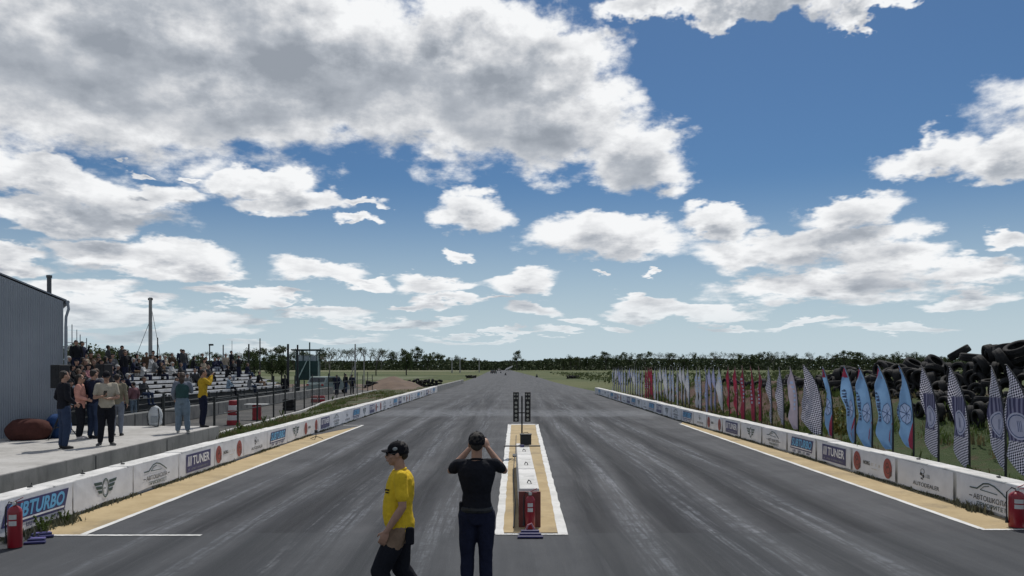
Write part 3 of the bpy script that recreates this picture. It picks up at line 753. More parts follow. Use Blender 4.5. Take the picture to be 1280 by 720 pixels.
# ================================================================== FENCES AND LOW WALLS IN THE PADDOCK
M_fence = mat('fence_dark', (0.018,0.022,0.022), 0.6, metal=0.2); M_kerb = ground_mat('kerb_white', b_conc((0.40,0.40,0.39),(0.55,0.54,0.52)))
k = MB()
b = bmesh.new(); prev = None
ys = [22.8+i*1.5 for i in range(37)]
for y in ys:
    x = pl(KERB, y)+0.03*math.sin(y); r = [b.verts.new((x+dx, y, z)) for dx, z in ((0.08,0.05),(0.08,0.24),(-0.06,0.24),(-0.06,0.02))]
    if prev:
        for i in range(3): b.faces.new((prev[i], prev[i+1], r[i+1], r[i]))
    prev = r
bmesh.ops.recalc_face_normals(b, faces=b.faces[:]); me = bpy.data.meshes.new('kerb'); b.to_mesh(me); b.free(); tag(link('kerb', me, M_kerb), kind='structure')
def rail_fence(name, label, pts, hgt, rails, spacing, m=M_fence, z=0.05, extra=None, pr=0.03):
    t = thing(name, label, 'fence', (pts[0][0], pts[0][1], z)); o0 = Vector((pts[0][0], pts[0][1], 0)); pm = None; n = 0
    P = []; 
    for (a, c_) in zip(pts, pts[1:]):
        a = Vector((*a,0)); c_ = Vector((*c_,0)); k = max(1, round((c_-a).length/spacing))
        for i in range(k): P.append(a.lerp(c_, i/k)-o0)
    P.append(Vector((*pts[-1],0))-o0)
    me = {}
    for i, p in enumerate(P):
        h = hgt if extra is None else extra(i, hgt)
        if h not in me: q = MB(); q.box((0,0,h/2),(pr*2,pr*2,h)); q.box((0,0,h+0.01),(pr*2.5,pr*2.5,0.02)); me[h] = q.mesh('post'); me[h].materials.append(m)
        o = bpy.data.objects.new('post', me[h]); C.objects.link(o); o.parent = t; o.location = p
    for r in rails:
        q = MB(); q.tube([p+Vector((0,-pr-0.015,r)) for p in P], 0.018, 6); q.build('rail', m, t)
    return t
rail_fence('paddock_fence', 'dark post and rail fence standing along the white kerb by the verge', [(-9.95,26.6),(-10.5,35),(-11.2,41),(-12.4,51),(-13.6,77)], 1.35, (1.28,0.75), 3.3, extra=lambda i,h: (1.35,1.35,1.35,1.95,1.95)[i] if i < 5 else (1.9 if i%2 else 1.6))
rail_fence('guard_rail', 'low dark guard rail in front of the white benches', [(-15.8,29.0),(-17.1,62)], 1.0, (0.98,0.5), 2.6, pr=0.025)
rail_fence('platform_rail', 'short dark railing behind the pale pack on the platform', [(-11.2,25.6),(-10.6,25.5)], 1.5, (0.95,), 0.6)
pm = MB(); pm.box((0,0,0.3),(0.4,2.36,0.6),bev=0.02); pme = pm.mesh('block'); pme.materials.append(M_dconc)
for i in range(18):
    y = 27.5+i*2.42; o = bpy.data.objects.new('concrete_block', pme); C.objects.link(o); o.location = (-14.3-(y-27.5)*0.045, y+1.2, 0.04+rnd.uniform(0,0.02)); o.rotation_euler = (0,0,0.045+rnd.uniform(-0.01,0.01))
    tag(o, f'grey concrete block in the row before the benches, {nth(i)} from the near end', 'concrete block', 'concrete blocks before the benches')

# striped traffic drum stack, red drum with board, dark tyre stacks and other small paddock things
M_rplast = mat('red_plastic', (0.30,0.022,0.03), 0.45); M_wplast = mat('white_plastic', (0.62,0.60,0.58), 0.5); M_board = mat('pale_board', (0.55,0.56,0.55), 0.7)
p = at_ground(287,532,0.05); t = thing('traffic_drum', 'red and white striped stack of traffic barriers behind the kerb', 'traffic barrier', (p.x,p.y+0.4,0.05))
for k in range(5):
    w = (0.25,0.22,0.21,0.19,0.17)[k]; m = (M_rplast,M_wplast,M_rplast,M_wplast,M_rplast)[k]
    MB().lathe([(w,k*0.20),(w,k*0.20+0.17),(w-0.02,k*0.20+0.198)],(0,0,0),18).build('drum_section', m, t)
MB().box((0,-0.12,0.50),(0.62,0.04,0.03)).build('shelf', M_board, t)
p = at_ground(321,525,0.05); t = thing('red_drum', 'red metal drum carrying a wide pale board behind the kerb', 'drum', (p.x,p.y,0.05))
MB().lathe([(0.19,0),(0.20,0.02),(0.19,0.22),(0.20,0.24),(0.19,0.45),(0.20,0.47),(0.19,0.66),(0.2,0.68)],(0,0,0),20).build('drum_body', M_rplast, t)
MB().box((0,0,0.70),(0.98,0.5,0.03)).build('table_board', M_board, t)

# ================================================================== TYRES
def tyre_mesh(Ro, Ri, w, seg=22):
    mb = MB(); h = w/2; r = Ro
    prof = [(Ri,-h*0.62),(Ri+0.03,-h*0.85),(r*0.86,-h),(r*0.97,-h*0.86),(r,-h*0.6),(r*0.985,-h*0.3),(r,-h*0.27),(r,h*0.27),(r*0.985,h*0.3),(r,h*0.6),(r*0.97,h*0.86),(r*0.86,h),(Ri+0.03,h*0.85),(Ri,h*0.62),(Ri+0.05,h*0.45),(r*0.9,h*0.5),(r*0.9,-h*0.5),(Ri+0.05,-h*0.45)]
    mb.rings([((0,0,z),(q,0,0),(0,q,0)) for q, z in prof], seg, closed=True)
    me = mb.mesh('tyre', True); me.materials.append(M_rub); return me
M_rub = mat('rubber', (0.008,0.008,0.009), 0.85, var=0.3, scale=4, col2=(0.034,0.033,0.032), bump=0.4, bscale=30, spec=0.3)
TY = [tyre_mesh(0.33,0.20,0.21), tyre_mesh(0.30,0.19,0.19), tyre_mesh(0.36,0.22,0.25), tyre_mesh(0.50,0.27,0.30)]
def put_tyre(k, loc, rot, label, group):
    o = bpy.data.objects.new('tyre', TY[k]); C.objects.link(o); o.location = loc; o.rotation_euler = rot
    tag(o, label, 'tyre', group); return o
rt = random.Random(5)
def rrot(flat):
    return (rt.gauss(0,0.35), rt.gauss(0,0.35), rt.uniform(0,6.28)) if rt.random() < flat else (R(90)+rt.gauss(0,0.3), rt.gauss(0,0.3), rt.uniform(0.9,2.2))
ntyre = 0
y = 17.5
while y < 50:
    tall = y < 24.3
    lay = 6 if tall else (4 if y < 30 else (3 if y < 35 else (2 if y < 40 else 1)))
    step = 0.62 if y < 38 else 0.75
    for k in range(lay):
        for col in range(2 if (k < lay-1 and y < 40) else 1):
            x = 13.3 + k*0.26 + col*0.72 + rt.uniform(-0.15,0.15); z = 1.30 + k*0.285 + 0.12 + rt.uniform(-0.05,0.05)
            if col == 1 and k not in (lay-2, lay-1, lay-3): continue
            zone = 'tall heap behind the checkered flags' if tall else ('long heap behind the blue flags' if y < 38 else 'low heap behind the red flags')
            put_tyre(rt.choice((0,0,1,2)), (x, y+rt.uniform(-0.2,0.2)+(k%2)*0.3, z), rrot(0.5), f'worn black tyre lying in the {zone}', 'tyres in the '+zone).scale = (1-0.05*(lay-k),)*3; ntyre += 1
    y += step
for q in range(3):          # the tall heap spills down the bank towards the flags
    y = 17.8+0.2*q
    while y < 24.6:
        x = 12.85-0.42*q+rt.uniform(-0.1,0.1); z = bank_h(x, y)+0.16+rt.uniform(-0.03,0.05)
        put_tyre(rt.choice((0,1,1)), (x, y, z), rrot(0.5), 'worn black tyre lying in the tall heap behind the checkered flags', 'tyres in the tall heap behind the checkered flags').scale = (0.8,0.8,0.8); ntyre += 1
        y += rt.uniform(0.5,0.7)
# big tyres crowning the heap, told apart one by one
for (px, py, D, k, rot, lab) in [
    (1199,441,26.2,2,(-0.35,-0.45,0.2),'large black tyre tilted up at the left end of the tall heap'),
    (1215,447,25.4,2,(0.1,0.05,0.3),'black tyre lying flat just right of the tilted large tyre'),
    (1237,445,24.2,2,(R(78),0.1,1.3),'large black tyre on edge halfway along the tall heap'),
    (1259,437,23.0,2,(-0.2,0.1,0.4),'large black tyre lying flat on the crest above two checkered flags'),
    (1272,436,22.4,2,(0.1,-0.5,0.1),'large black tyre propped up at the right picture edge on the crest'),
    (1254,450,22.6,2,(1.0,0.2,0.9),'large black tyre leaning outward below the crest above the checkered flags'),
    (1228,458,24.0,2,(1.1,0.1,1.2),'black tyre standing in the face of the heap below the crest'),
    (1142,456,29.5,2,(0.55,0.1,0.3),'big open tyre lying on top behind the rightmost blue flag'),
    (1169,454,27.8,2,(0.75,0.25,0.2),'big open tyre leaning on top behind the first checkered flag'),
    (990,474,41,2,(0.5,0.0,0.3),'big open tyre at the far end behind the small checkered flags'),
    (1108,456,32,2,(0.2,0.2,0.2),'big black tyre on top of the heap behind two blue flags'),
    (1060,462,36,2,(0.2,0.1,0.2),'big black tyre on the heap behind the second blue flag')]:
    put_tyre(k, ((px-642)/1000*D, D, H+(459-py)/1000*D), rot, lab, 'large tyres crowning the heap'); ntyre += 1
for (px, D, n, h, zone) in [(526,93,34,3,'dark tyre wall beyond the left barrier'),(474,84,20,3,'tyre rows at the far end of the paddock'),(718,168,14,2,'dark tyre pile beside the far track on the right'),(590,176,10,2,'small tyre pile at the far left track edge')]:
    for i in range(n):
        x = (px-642)/1000*D + (i//h - n/h/2)*0.42
        put_tyre(rt.choice((0,1,2)), (x+rt.uniform(-0.1,0.1), D+(i//h)*0.5+rt.uniform(-0.3,0.3), 0.12+0.3*(i%h)+(0.4 if px==548 else 0)*0), rrot(0.7), f'black tyre in the {zone}', 'tyres in the '+zone); ntyre += 1
p = at_ground(361,513,0.05)
for i, zz in enumerate((0.12,0.34,0.56)):
    put_tyre(0, (p.x, p.y, zz), (0.03,0.02,i), f'{("bottom","middle","top")[i]} tyre of the small dark stack behind the kerb', 'tyre stack behind the kerb')
for i in range(2):
    p = at_ground(393+i*9,503,0.05); t = thing('red_barrier', ('pale red barrier box behind the kerb fence, left of its twin' if i == 0 else 'dark red barrier box behind the kerb fence, right of its twin'), 'barrier', (p.x,p.y,0.05), 0.1)
    MB().box((0,0,0.22),(0.42,0.35,0.44),bev=0.03).build('barrier_body', M_rplast if i else mat('pale_red', (0.30,0.10,0.09), 0.6), t); MB().box((0,-0.18,0.26),(0.40,0.012,0.07)).build('stripe', M_wplast, t)

# ================================================================== STAND WITH WHITE BENCHES
M_bench = mat('bench_white', (0.62,0.62,0.62), 0.6, var=0.12, scale=2, bump=0.2); M_steel = mat('stand_steel', (0.03,0.033,0.035), 0.6)
NROW = 7; SY0, SY1 = 30.0, 61.6
def row_x(i): return -17.7-0.60*i
def row_z(i): return 1.05+0.205*i
st = thing('bleachers', 'open stepped stand with rows of white benches left of the track', 'bleachers', (row_x(0), SY0, 0.05))
for i in range(NROW):
    x = row_x(i)-row_x(0); z = row_z(i)-0.05; ye = SY1-SY0
    mb = MB(); mb.box((x, ye/2, z-0.02),(0.34, ye, 0.045)); mb.build('seat_plank', mat('seat_grey', (0.34,0.35,0.35), 0.7, var=0.2, scale=3), st)
    yy = 0.1+0.35*(i%2)
    while yy < ye-1.2:
        L2 = min(2.15, ye-yy); mb = MB(); mb.box((x+0.20, yy+L2/2, z-0.065),(0.03, L2, 0.15)); mb.build('bench_board', M_bench, st); yy += 2.15+0.42
    mb = MB(); mb.box((x+0.30, ye/2, z-0.40),(0.28, ye, 0.04)); mb.build('foot_board', M_steel, st)
    mb = MB(); mb.box((x-0.12, ye/2, (z-0.06)/2),(0.05, ye, z-0.10)); mb.build('back_panel', M_steel, st)
for k in range(7):
    y_ = k*(SY1-SY0)/6; mb = MB(); mb.tube([(0.35,y_,0.0),(0.30,y_,0.9),(row_x(6)-row_x(0)-0.4,y_,2.2)],0.05,6); mb.build('sloping_beam', M_steel, st)
    mb = MB(); mb.tube([(row_x(6)-row_x(0)-0.4,y_,0.0),(row_x(6)-row_x(0)-0.4,y_,2.25)],0.05,6); mb.build('rear_post', M_steel, st)

# poles, posts and masts
M_post = mat('grey_post', (0.28,0.28,0.27), 0.85, var=0.2, scale=2, bump=0.3); M_galv = mat('galvanised', (0.35,0.37,0.38), 0.5, metal=0.4)
def pole(name, label, px, top, D, r, m, cat='pole', group=None, cap=False):
    x = (px-642)/1000*D; h = H+(459-top)/1000*D
    t = thing(name, label, cat, (x, D, 0), 0, group)
    MB().tube([(0,0,0),(0,0,h*0.5),(0,0,h)],[r,r*0.85,r*0.7],10).build('shaft', m, t)
    if cap: MB().box((0,0,h+0.03),(r*3,r*3,0.06)).build('cap', m, t)
    return t, h
t, h = pole('utility_pole', 'tall grey concrete pole with guy wires rising behind the stand', 188, 372, 62, 0.17, M_post, cap=False)
MB().box((0,0,h-0.12),(0.34,0.10,0.16)).build('top_bracket', M_dark, t)
MB().tube([(0,0,h*0.78),(-1.6,0.5,2.6)],0.018,5).build('guy_wire', M_dark, t); MB().tube([(0.05,0,h*0.92),(0.6,0.5,3.0)],0.018,5).build('guy_wire', M_dark, t)
for i, (px, top, D, r, m, look) in enumerate([(197,422,60,0.06,M_dark,'short dark post just right of the tall concrete pole'),(262,431,63,0.06,M_dark,'dark post with a lamp head behind the benches, above the yellow jacket'),(279,431,63,0.06,M_dark,'slim dark post behind the benches, second from the lamp post'),
    (290,426,70,0.03,M_galv,'thin grey mast behind the stand benches'),(311,430,63,0.08,M_dark,'dark thick post at the right end of the top bench'),(325,423,66,0.06,M_dark,'tallest slim dark post right of the benches'),(360,430,64,0.12,M_dark,'thick dark post left of the green hut'),(372,431,68,0.10,M_dark,'thick dark post touching the green hut'),
    (444,430,90,0.10,M_post,'pale leaning post by the bare trees right of the hut'),(455,436,98,0.07,M_post,'short pale post by the bare trees'),(84,408,42,0.03,M_galv,'thin mast nearest to the shed'),(96,412,46,0.03,M_galv,'thin mast farthest from the shed'),(565,447,330,0.28,M_post,'small pale post in the far field, left one'),(575,446,330,0.28,M_post,'small pale post in the far field, middle one'),(599,448,360,0.28,M_post,'small pale post in the far field, right one')]):
    t, h = pole('post' if i < 14 else 'post', look, px, top, D, r, m)
    if px in (262,): MB().box((0.12,0,h),(0.32,0.16,0.14)).build('lamp_head', M_dark, t)
    if px == 444: MB().tube([(0,0,h*0.55),(-0.9,0,0.5)],0.05,6).build('brace', M_post, t)
t = thing('scaffold_frame', 'light metal frame with rails rising behind the shed roof edge', 'frame', ((90-642)/1000*44, 44, 0))
for k, (dx, h) in enumerate(((-0.35,4.5),(0.0,4.75),(0.45,4.2),(0.8,4.0))): MB().tube([(dx,0,0),(dx,0,h)],0.025,6).build('upright', M_galv, t)
for h in (3.3, 3.75): MB().tube([(-0.35,0.0,h),(0.8,0.0,h)],0.02,6).build('rail', M_galv, t)

# green control hut on legs
M_hut = mat('hut_green', (0.010,0.040,0.035), 0.7, var=0.25, scale=2); M_gal2 = mat('pale_green_paint', (0.30,0.40,0.36), 0.6); M_glass = mat('hut_glass', (0.30,0.36,0.38), 0.15, spec=0.8)
D = 74; hut = thing('green_hut', 'dark green raised timing hut with a flat roof and pale stair rails', 'hut', ((385-642)/1000*D, D, 0), 0.1)
MB().box((0,0,2.1),(2.0,1.9,1.75)).build('wall', M_hut, hut)
for sx in (-0.92,0.92):
    for sy in (-0.85,0.85): MB().box((sx,sy,0.6),(0.1,0.1,1.25)).build('leg', M_hut, hut)
MB().box((0,0,3.22),(1.7,1.6,0.5)).build('window_band', M_glass, hut)
for sx in (-0.92,-0.3,0.3,0.92):
    MB().box((sx,-0.9,3.45),(0.07,0.07,0.95)).build('window_post', M_hut, hut)
for sx in (-0.92,0.92): MB().box((sx,0.9,3.45),(0.07,0.07,0.95)).build('window_post', M_hut, hut)
rf = MB().box((0,0,3.98),(2.7,2.4,0.12)).build('roof', M_hut, hut); MB().tube([(0.15,0,4.0),(0.15,0,4.7)],0.06,8).build('chimney', M_hut, rf)
MB().tube([(0.05,-1.0,3.0),(-1.0,-1.6,0.6)],0.05,6).build('stair_rail', M_gal2, hut); MB().tube([(0.3,-1.0,3.3),(0.35,-1.2,1.0),(-0.2,-1.6,0.3)],0.05,6).build('stair_rail', M_gal2, hut)
MB().tube([(1.15,-0.9,0.2),(1.05,-0.95,3.6)],0.035,6).build('drain_pipe', M_gal2, hut)

# pale van parked by the hut, dark cars far down the strip
M_van = mat('van_paint', (0.20,0.25,0.235), 0.4, var=0.05); M_cglass = mat('car_glass', (0.02,0.024,0.028), 0.12, spec=0.8); M_lamp = mat('lamp_red', (0.35,0.02,0.02), 0.3)
def car(name, label, loc, rz, body_m, L_=4.2, Wc=1.75, Hc=1.5):
    t = thing(name, label, 'car', loc, rz)
    prof = [(-L_/2,0.35),(-L_/2,0.85),(-L_/2+0.15,0.95),(-L_/2+0.55,Hc*0.95),(-L_/2+0.9,Hc),(0.35,Hc*0.99),(1.0,0.98),(L_/2-0.25,0.85),(L_/2,0.7),(L_/2,0.3)]
    mb = MB(); mb.poly([(-Wc/2, y, z) for y, z in prof], ext=(Wc,0,0)); me = mb.mesh('body')
    o = link('body', me, body_m, t)
    MB().box((0,-L_/2+0.33,(Hc+0.95)/2),(Wc*0.82,0.02,Hc*0.27),M=Matrix.Rotation(-0.6,3,'X')).build('rear_window', M_cglass, o)
    MB().box((0,0.66,(Hc+0.97)/2),(Wc*0.86,0.02,0.72),M=Matrix.Rotation(0.9,3,'X')).build('windscreen', M_cglass, o)
    for s in (-1,1):
        MB().box((s*(Wc/2+0.004),-0.5,(Hc+0.95)/2),(0.02,1.9,Hc*0.24)).build('side_window', M_cglass, o)
        MB().box((s*Wc*0.42,-L_/2-0.012,0.8),(0.2,0.03,0.16)).build('tail_light', M_lamp, o)
        for yy in (-1.3,1.3):
            w = MB(); w.lathe([(0.20,-0.1),(0.31,-0.1),(0.32,-0.05),(0.32,0.05),(0.31,0.1),(0.20,0.1)],(s*(Wc/2-0.08),yy,0.32),20,'X'); wh = w.build('wheel', M_rub, t)
            w = MB(); w.lathe([(0.19,-0.02),(0.2,0.03)],(s*(Wc/2-0.02),yy,0.32),16,'X'); w.build('rim', M_galv, wh)
    return t
car('parked_van', 'pale green van parked beside the dark green hut', ((404-642)/1000*70, 72, 0.05), -0.35, M_van, 4.2, 1.8, 1.55)
M_dcar = mat('dark_car_paint', (0.02,0.022,0.026), 0.3); M_wcar = mat('white_car_paint', (0.6,0.6,0.6), 0.3)
car('distant_car', 'dark car far down the track, left of the lane centre', (-9.6,520,0), 0.1, M_dcar)
car('distant_car', 'dark car far down the track, nearer the lone oak', (-7.5,300,0), -0.2, M_dcar, 3.8, 1.6, 1.3)
t = thing('leaning_sign', 'white slanted board at the far end of the track below the oak', 'sign', (-2.5,420,0), 0.2)
MB().poly([(-2.4,0,0.6),(1.6,0,2.2),(2.2,0,3.3),(-1.2,0,1.9)], ext=(0,0.2,0)).build('board', M_wplast, t); MB().box((0,0.1,0.7),(0.2,0.15,1.5)).build('leg', M_post, t)
for i, (px, D) in enumerate([(626,330),(632,240),(671,190)]):
    t = thing('dark_marker', ['tiny dark marker cone far down the track, leftmost','tiny dark marker cone on the far track, middle','tiny dark marker cone at the right far track edge'][i], 'cone', ((px-642)/1000*D, D, 0))
    MB().lathe([(0.3,0.05),(0.05,0.8)],(0,0,0),10).build('cone_body', M_dark, t); MB().box((0,0,0.025),(0.7,0.7,0.05)).build('base', M_dark, t)
for (px, py, D, lab) in [(860,455,70,None)]: pass

# ================================================================== CENTRE STRIP: BLOCKS, LIGHTS, FIRE EXTINGUISHERS
cx = 0.235
for i in range(3):
    mb = MB(); mb.box((0,0,0.285),(0.30,2.34,0.57),bev=0.015)
    o = mb.build('concrete_block', M_cwhite, None); o.location = (cx-0.01*i, 12.05+1.2+i*2.4, 0); o.rotation_euler = (0,0,rnd.uniform(-0.006,0.006))
    tag(o, ['whitewashed concrete block nearest to the camera between the two lanes','middle whitewashed concrete block between the two lanes','farthest whitewashed concrete block between the lanes, by the light tree'][i], 'concrete block', 'concrete blocks between the lanes')
    q = MB(); q.tube([(0.04,-0.7,0.57),(0.03,-0.7,0.61),(0.0,-0.62,0.62),(-0.02,-0.6,0.575)],0.008,6); q.build('lifting_loop', M_dark, o)
o = MB().box((0,0,0.27),(0.33,0.03,0.54),bev=0.008).build('backing_board', mat('brown_board', (0.14,0.035,0.03), 0.6, scale=4, var=0.25)); o.location = (cx+0.005, 11.99, 0)
tag(o, 'brown red board leaning on the near end of the white blocks', 'board')
M_ext = mat('extinguisher_red', (0.26,0.008,0.018), 0.32, var=0.08, spec=0.6); M_lab = mat('paper_label', (0.55,0.55,0.53), 0.7); M_brass = mat('valve_metal', (0.25,0.24,0.22), 0.4, metal=0.7)
def extinguisher(loc, rz, label, r=0.085, h=0.46, lab=True):
    t = thing('fire_extinguisher', label, 'fire extinguisher', loc, rz, 'fire extinguishers beside the track')
    MB().lathe([(r*0.92,0),(r,0.015),(r,h-0.05),(r*0.93,h-0.015),(r*0.62,h+0.02),(r*0.28,h+0.035),(r*0.22,h+0.05)],(0,0,0),28).build('cylinder', M_ext, t, smooth=True)
    v = MB().lathe([(0.022,h+0.04),(0.028,h+0.05),(0.028,h+0.085),(0.018,h+0.095)],(0,0,0),14).build('valve', M_brass, t)
    MB().box((0.045,0,h+0.115),(0.12,0.022,0.010),M=Matrix.Rotation(-0.45,3,'Y')).build('lever', M_ext, v); MB().box((0.045,0,h+0.075),(0.11,0.024,0.010),M=Matrix.Rotation(-0.1,3,'Y')).build('carry_handle', M_ext, v)
    MB().lathe([(0.024,-0.006),(0.024,0.006)],(0,-0.034,h+0.07),14,'Y').build('gauge', M_lab, v)
    MB().tube([(-0.02,0,h+0.07),(-0.07,0,h+0.09),(-r-0.02,0,h+0.02),(-r-0.025,0,h*0.6),(-r-0.02,0,h*0.28)],[0.010]*5,8).build('hose', M_dark, t)
    MB().tube([(-r-0.02,0,h*0.30),(-r-0.02,0,h*0.12)],[0.012,0.024],10).build('nozzle', M_dark, t)
    if lab:
        for (z0, z1) in ((h*0.58,h*0.70),(h*0.74,h*0.86)):
            q = MB(); n = 8; vs = []
            for j in range(n+1):
                a = -math.pi/2-0.55+1.1*j/n; vs.append([q.b.verts.new(((r+0.002)*math.cos(a),(r+0.002)*math.sin(a),z)) for z in (z0,z1)])
            for j in range(n): q.b.faces.new((vs[j][0],vs[j+1][0],vs[j+1][1],vs[j][1]))
            q.build('paper_label', M_lab, t)
    MB().lathe([(r*0.97,-0.004),(r*0.97,0.012)],(0,0,0),24).build('foot_ring', M_dark, t)
    return t
extinguisher((-6.62,10.62,0.006), 0.2, 'red fire extinguisher at the left end of the white start line', 0.088, 0.52)
extinguisher((cx+0.01,11.80,0.01), 0.0, 'red fire extinguisher with pale labels before the central white blocks', 0.072, 0.46)
extinguisher((7.52,11.95,0.01), -0.3, 'fat red fire extinguisher at the right picture edge by the barrier', 0.115, 0.50)
M_ramp = mat('ramp_blue', (0.02,0.022,0.10), 0.5)
def ramp(loc, rz, label, L_=0.36, n=3):
    t = thing('wheel_ramp', label, 'ramp', loc, rz, 'blue stepped plastic plates')
    for k in range(n): MB().box((0, k*0.085, 0.014+k*0.012),(L_-k*0.05,0.07,0.026+k*0.022),bev=0.004).build('step', M_ramp, t)
    MB().box((0,n*0.085-0.01,0.035),(L_*0.7,0.04,0.03)).build('edge_strip', mat('edge_violet', (0.20,0.17,0.45), 0.5), t)
    return t
ramp((cx,11.22,0.008), 0.0, 'blue stepped plastic plate on the ground before the central extinguisher')
ramp((-6.50,10.86,0.006), 0.3, 'blue stepped plastic plate beside the left extinguisher', 0.26, 2)
ramp((-6.62,11.22,0.010), 0.5, 'dark blue plate on the weeds behind the left extinguisher', 0.30, 2)
# pinkish glove / strap on the ramp
t = MB().tube([(-0.06,0,0.05),(-0.03,-0.01,0.12),(0.02,0,0.14),(0.06,0.01,0.06)],[0.014]*4,8,).build('rope_loop', mat('rope_pink', (0.45,0.22,0.25), 0.8)); t.location = (cx,11.46,0.02)
tag(t, 'pinkish rope loop lying on the central blue plate', 'rope')
# light tree
yT = 21.6; M_bulb = mat('lamp_lens', (0.30,0.30,0.27), 0.35, spec=0.5); M_blk = mat('tree_black', (0.008,0.008,0.009), 0.55)
tr = thing('starting_light_tree', 'black starting light tree with two columns of lamps between the lanes', 'starting lights', (cx-0.01, yT, 0))
MB().tube([(0,0,0),(0,0,1.62)],0.022,10).build('pole', M_dark, tr); MB().box((0,0,0.02),(0.5,0.5,0.04),bev=0.01).build('base_plate', M_dark, tr)
MB().box((0,0,1.17),(0.26,0.03,0.03)).build('cross_bracket', M_dark, tr)
for s in (-1,1):
    hd = MB().box((0,0,0),(0.155,0.10,0.80),bev=0.006).build('lamp_column', M_blk, tr, loc=(s*0.155+(0.0 if s>0 else -0.005),-0.02,1.33))
    for k in range(5): MB().lathe([(0.036,-0.066),(0.034,-0.058),(0.030,-0.050)],(0,0,0.11-k*0.112),16,'Y').build('lamp', M_bulb, hd)
    for k in range(2):
        for q in (-1,1): MB().lathe([(0.024,-0.062),(0.022,-0.050)],(q*0.036,0,0.335-k*0.10),12,'Y').build('stage_lamp', M_bulb, hd)
bx = thing('control_box', 'black control box resting on the far end of the white blocks', 'box', (cx+0.05, 18.85, 0.575))
MB().box((0,0,0.12),(0.26,0.24,0.23),bev=0.012).build('case', M_blk, bx); MB().box((0,0,0.245),(0.28,0.26,0.02),bev=0.005).build('lid', M_blk, bx); MB().tube([(-0.06,0,0.255),(-0.05,0,0.29),(0.05,0,0.29),(0.06,0,0.255)],0.008,6).build('handle', M_dark, bx)
cb = thing('cross_bar', 'thin dark bar lying across the white blocks below the control box', 'bar', (cx-0.04, 18.35, 0.578), 0.03)
MB().tube([(-0.42,0,0.015),(0.42,0,0.015)],0.016,8).build('bar', M_dark, cb); MB().box((0,-0.02,0.02),(0.09,0.06,0.05),bev=0.005).build('clamp', M_navy, cb)
w_ = MB().tube([(0.0,11.9,0.02),(0.03,14,0.02),(-0.01,17,0.02),(0.02,21,0.02),(0.05,21.5,0.02),(0.09,28,0.02)],0.010,6).build('power_cable', M_dark); w_.location = (-0.0,0,0)
tag(w_, 'black cable lying along the left side of the central blocks', 'cable')
def sensor(px, py, label):
    p = at_ground(px, py); t = thing('beam_sensor', label, 'sensor', (p.x, p.y, 0.0), 0.3)
    MB().box((0,0,0.26),(0.10,0.10,0.10),bev=0.01).build('sensor_head', M_blk, t)
    MB().tube([(0,0,0.06),(0,0,0.22)],0.012,8).build('column', M_dark, t)
    for k in range(3): a = k*2.094+0.3; MB().tube([(0,0,0.10),(0.24*math.cos(a),0.16*math.sin(a),0.01)],0.011,6).build('leg', M_dark, t)
sensor(395,549,'small black tripod sensor at the foot of the left barrier'); sensor(905,540,'small black tripod sensor at the foot of the right barrier')
# bits of litter on top of the blocks
for i, (side, yy) in enumerate([(-1,12.1),(-1,13.6),(-1,15.0),(1,13.2),(1,15.8)]):
    x = pl(BL if side < 0 else BR, yy)+side*0.22; q = MB(); q.box((0,0,0.012),(0.05,0.07,0.02),bev=0.004); q.tube([(0,0.02,0.01),(0.01,0.03,0.07)],0.006,5)
    o = q.build('clamp', M_dark); o.location = (x, yy, 0.58); o.rotation_euler = (0,0,i)
    tag(o, f'small dark banner clamp on top of the {"left" if side<0 else "right"} barrier, {nth(i if side<0 else i-3)} from the near end', 'clamp', 'clamps on the barrier tops')

# ================================================================== FEATHER FLAGS
def pole_y(z): return 0.76*max(0.0, (z-0.70)/1.50)**2.7
FZ = 2.20                                   # flag height above its foot
def flag_pt(s, t, seed, off=0.0, full=1.0):
    """s 0 at the pole .. 1 at the free edge, t 0 bottom .. 1 top"""
    z = lerp(0.30, FZ, t); p0 = pole_y(z)+0.012
    edge = 0.75 + 0.035*math.sin(t*6+seed*1.7) + 0.03*math.sin(t*13+seed*2) - 0.05*(1-t)
    edge = lerp(edge, 0.776, sst(0.72, 1.0, t))
    if t < 0.15: edge = lerp(0.22, edge, (t/0.15)**0.7)
    y = lerp(p0, max(edge, p0+0.004), s)
    if t < 0.30: z += 0.08*math.sin(seed*3)*s*(1-t/0.30)
    x = (0.10*math.sin(s*4.5+t*3.2+seed) * s + 0.055*math.sin(t*9+s*4+seed*1.3)*s + 0.02*math.sin(t*21-s*5+seed)*s)*full*(1-sst(0.70,1.0,t))
    return Vector((x+off, y, z))
def flag_mesh(seed, full):
    b = bmesh.new(); ns, ntt = 12, 44; rows = []
    for j in range(ntt+1): rows.append([b.verts.new(flag_pt(i/ns, j/ntt, seed, 0, full)) for i in range(ns+1)])
    for j in range(ntt):
        for i in range(ns):
            b.faces.new((rows[j][i], rows[j][i+1], rows[j+1][i+1], rows[j+1][i]))
    bmesh.ops.remove_doubles(b, verts=b.verts[:], dist=0.0005)
    me = bpy.data.meshes.new('flag_cloth'); b.to_mesh(me); b.free()
    for p in me.polygons: p.use_smooth = True
    return me
def flag_patch(pts_st, seed, full, sign, n=1):
    """a printed patch following the cloth; pts in (s,t)"""
    b = bmesh.new()
    vs = [b.verts.new(flag_pt(s, t, seed, sign*0.006, full)) for s, t in pts_st]
    b.faces.new(vs); bmesh.ops.triangulate(b, faces=b.faces[:])
    me = bpy.data.meshes.new('print'); b.to_mesh(me); b.free(); return me
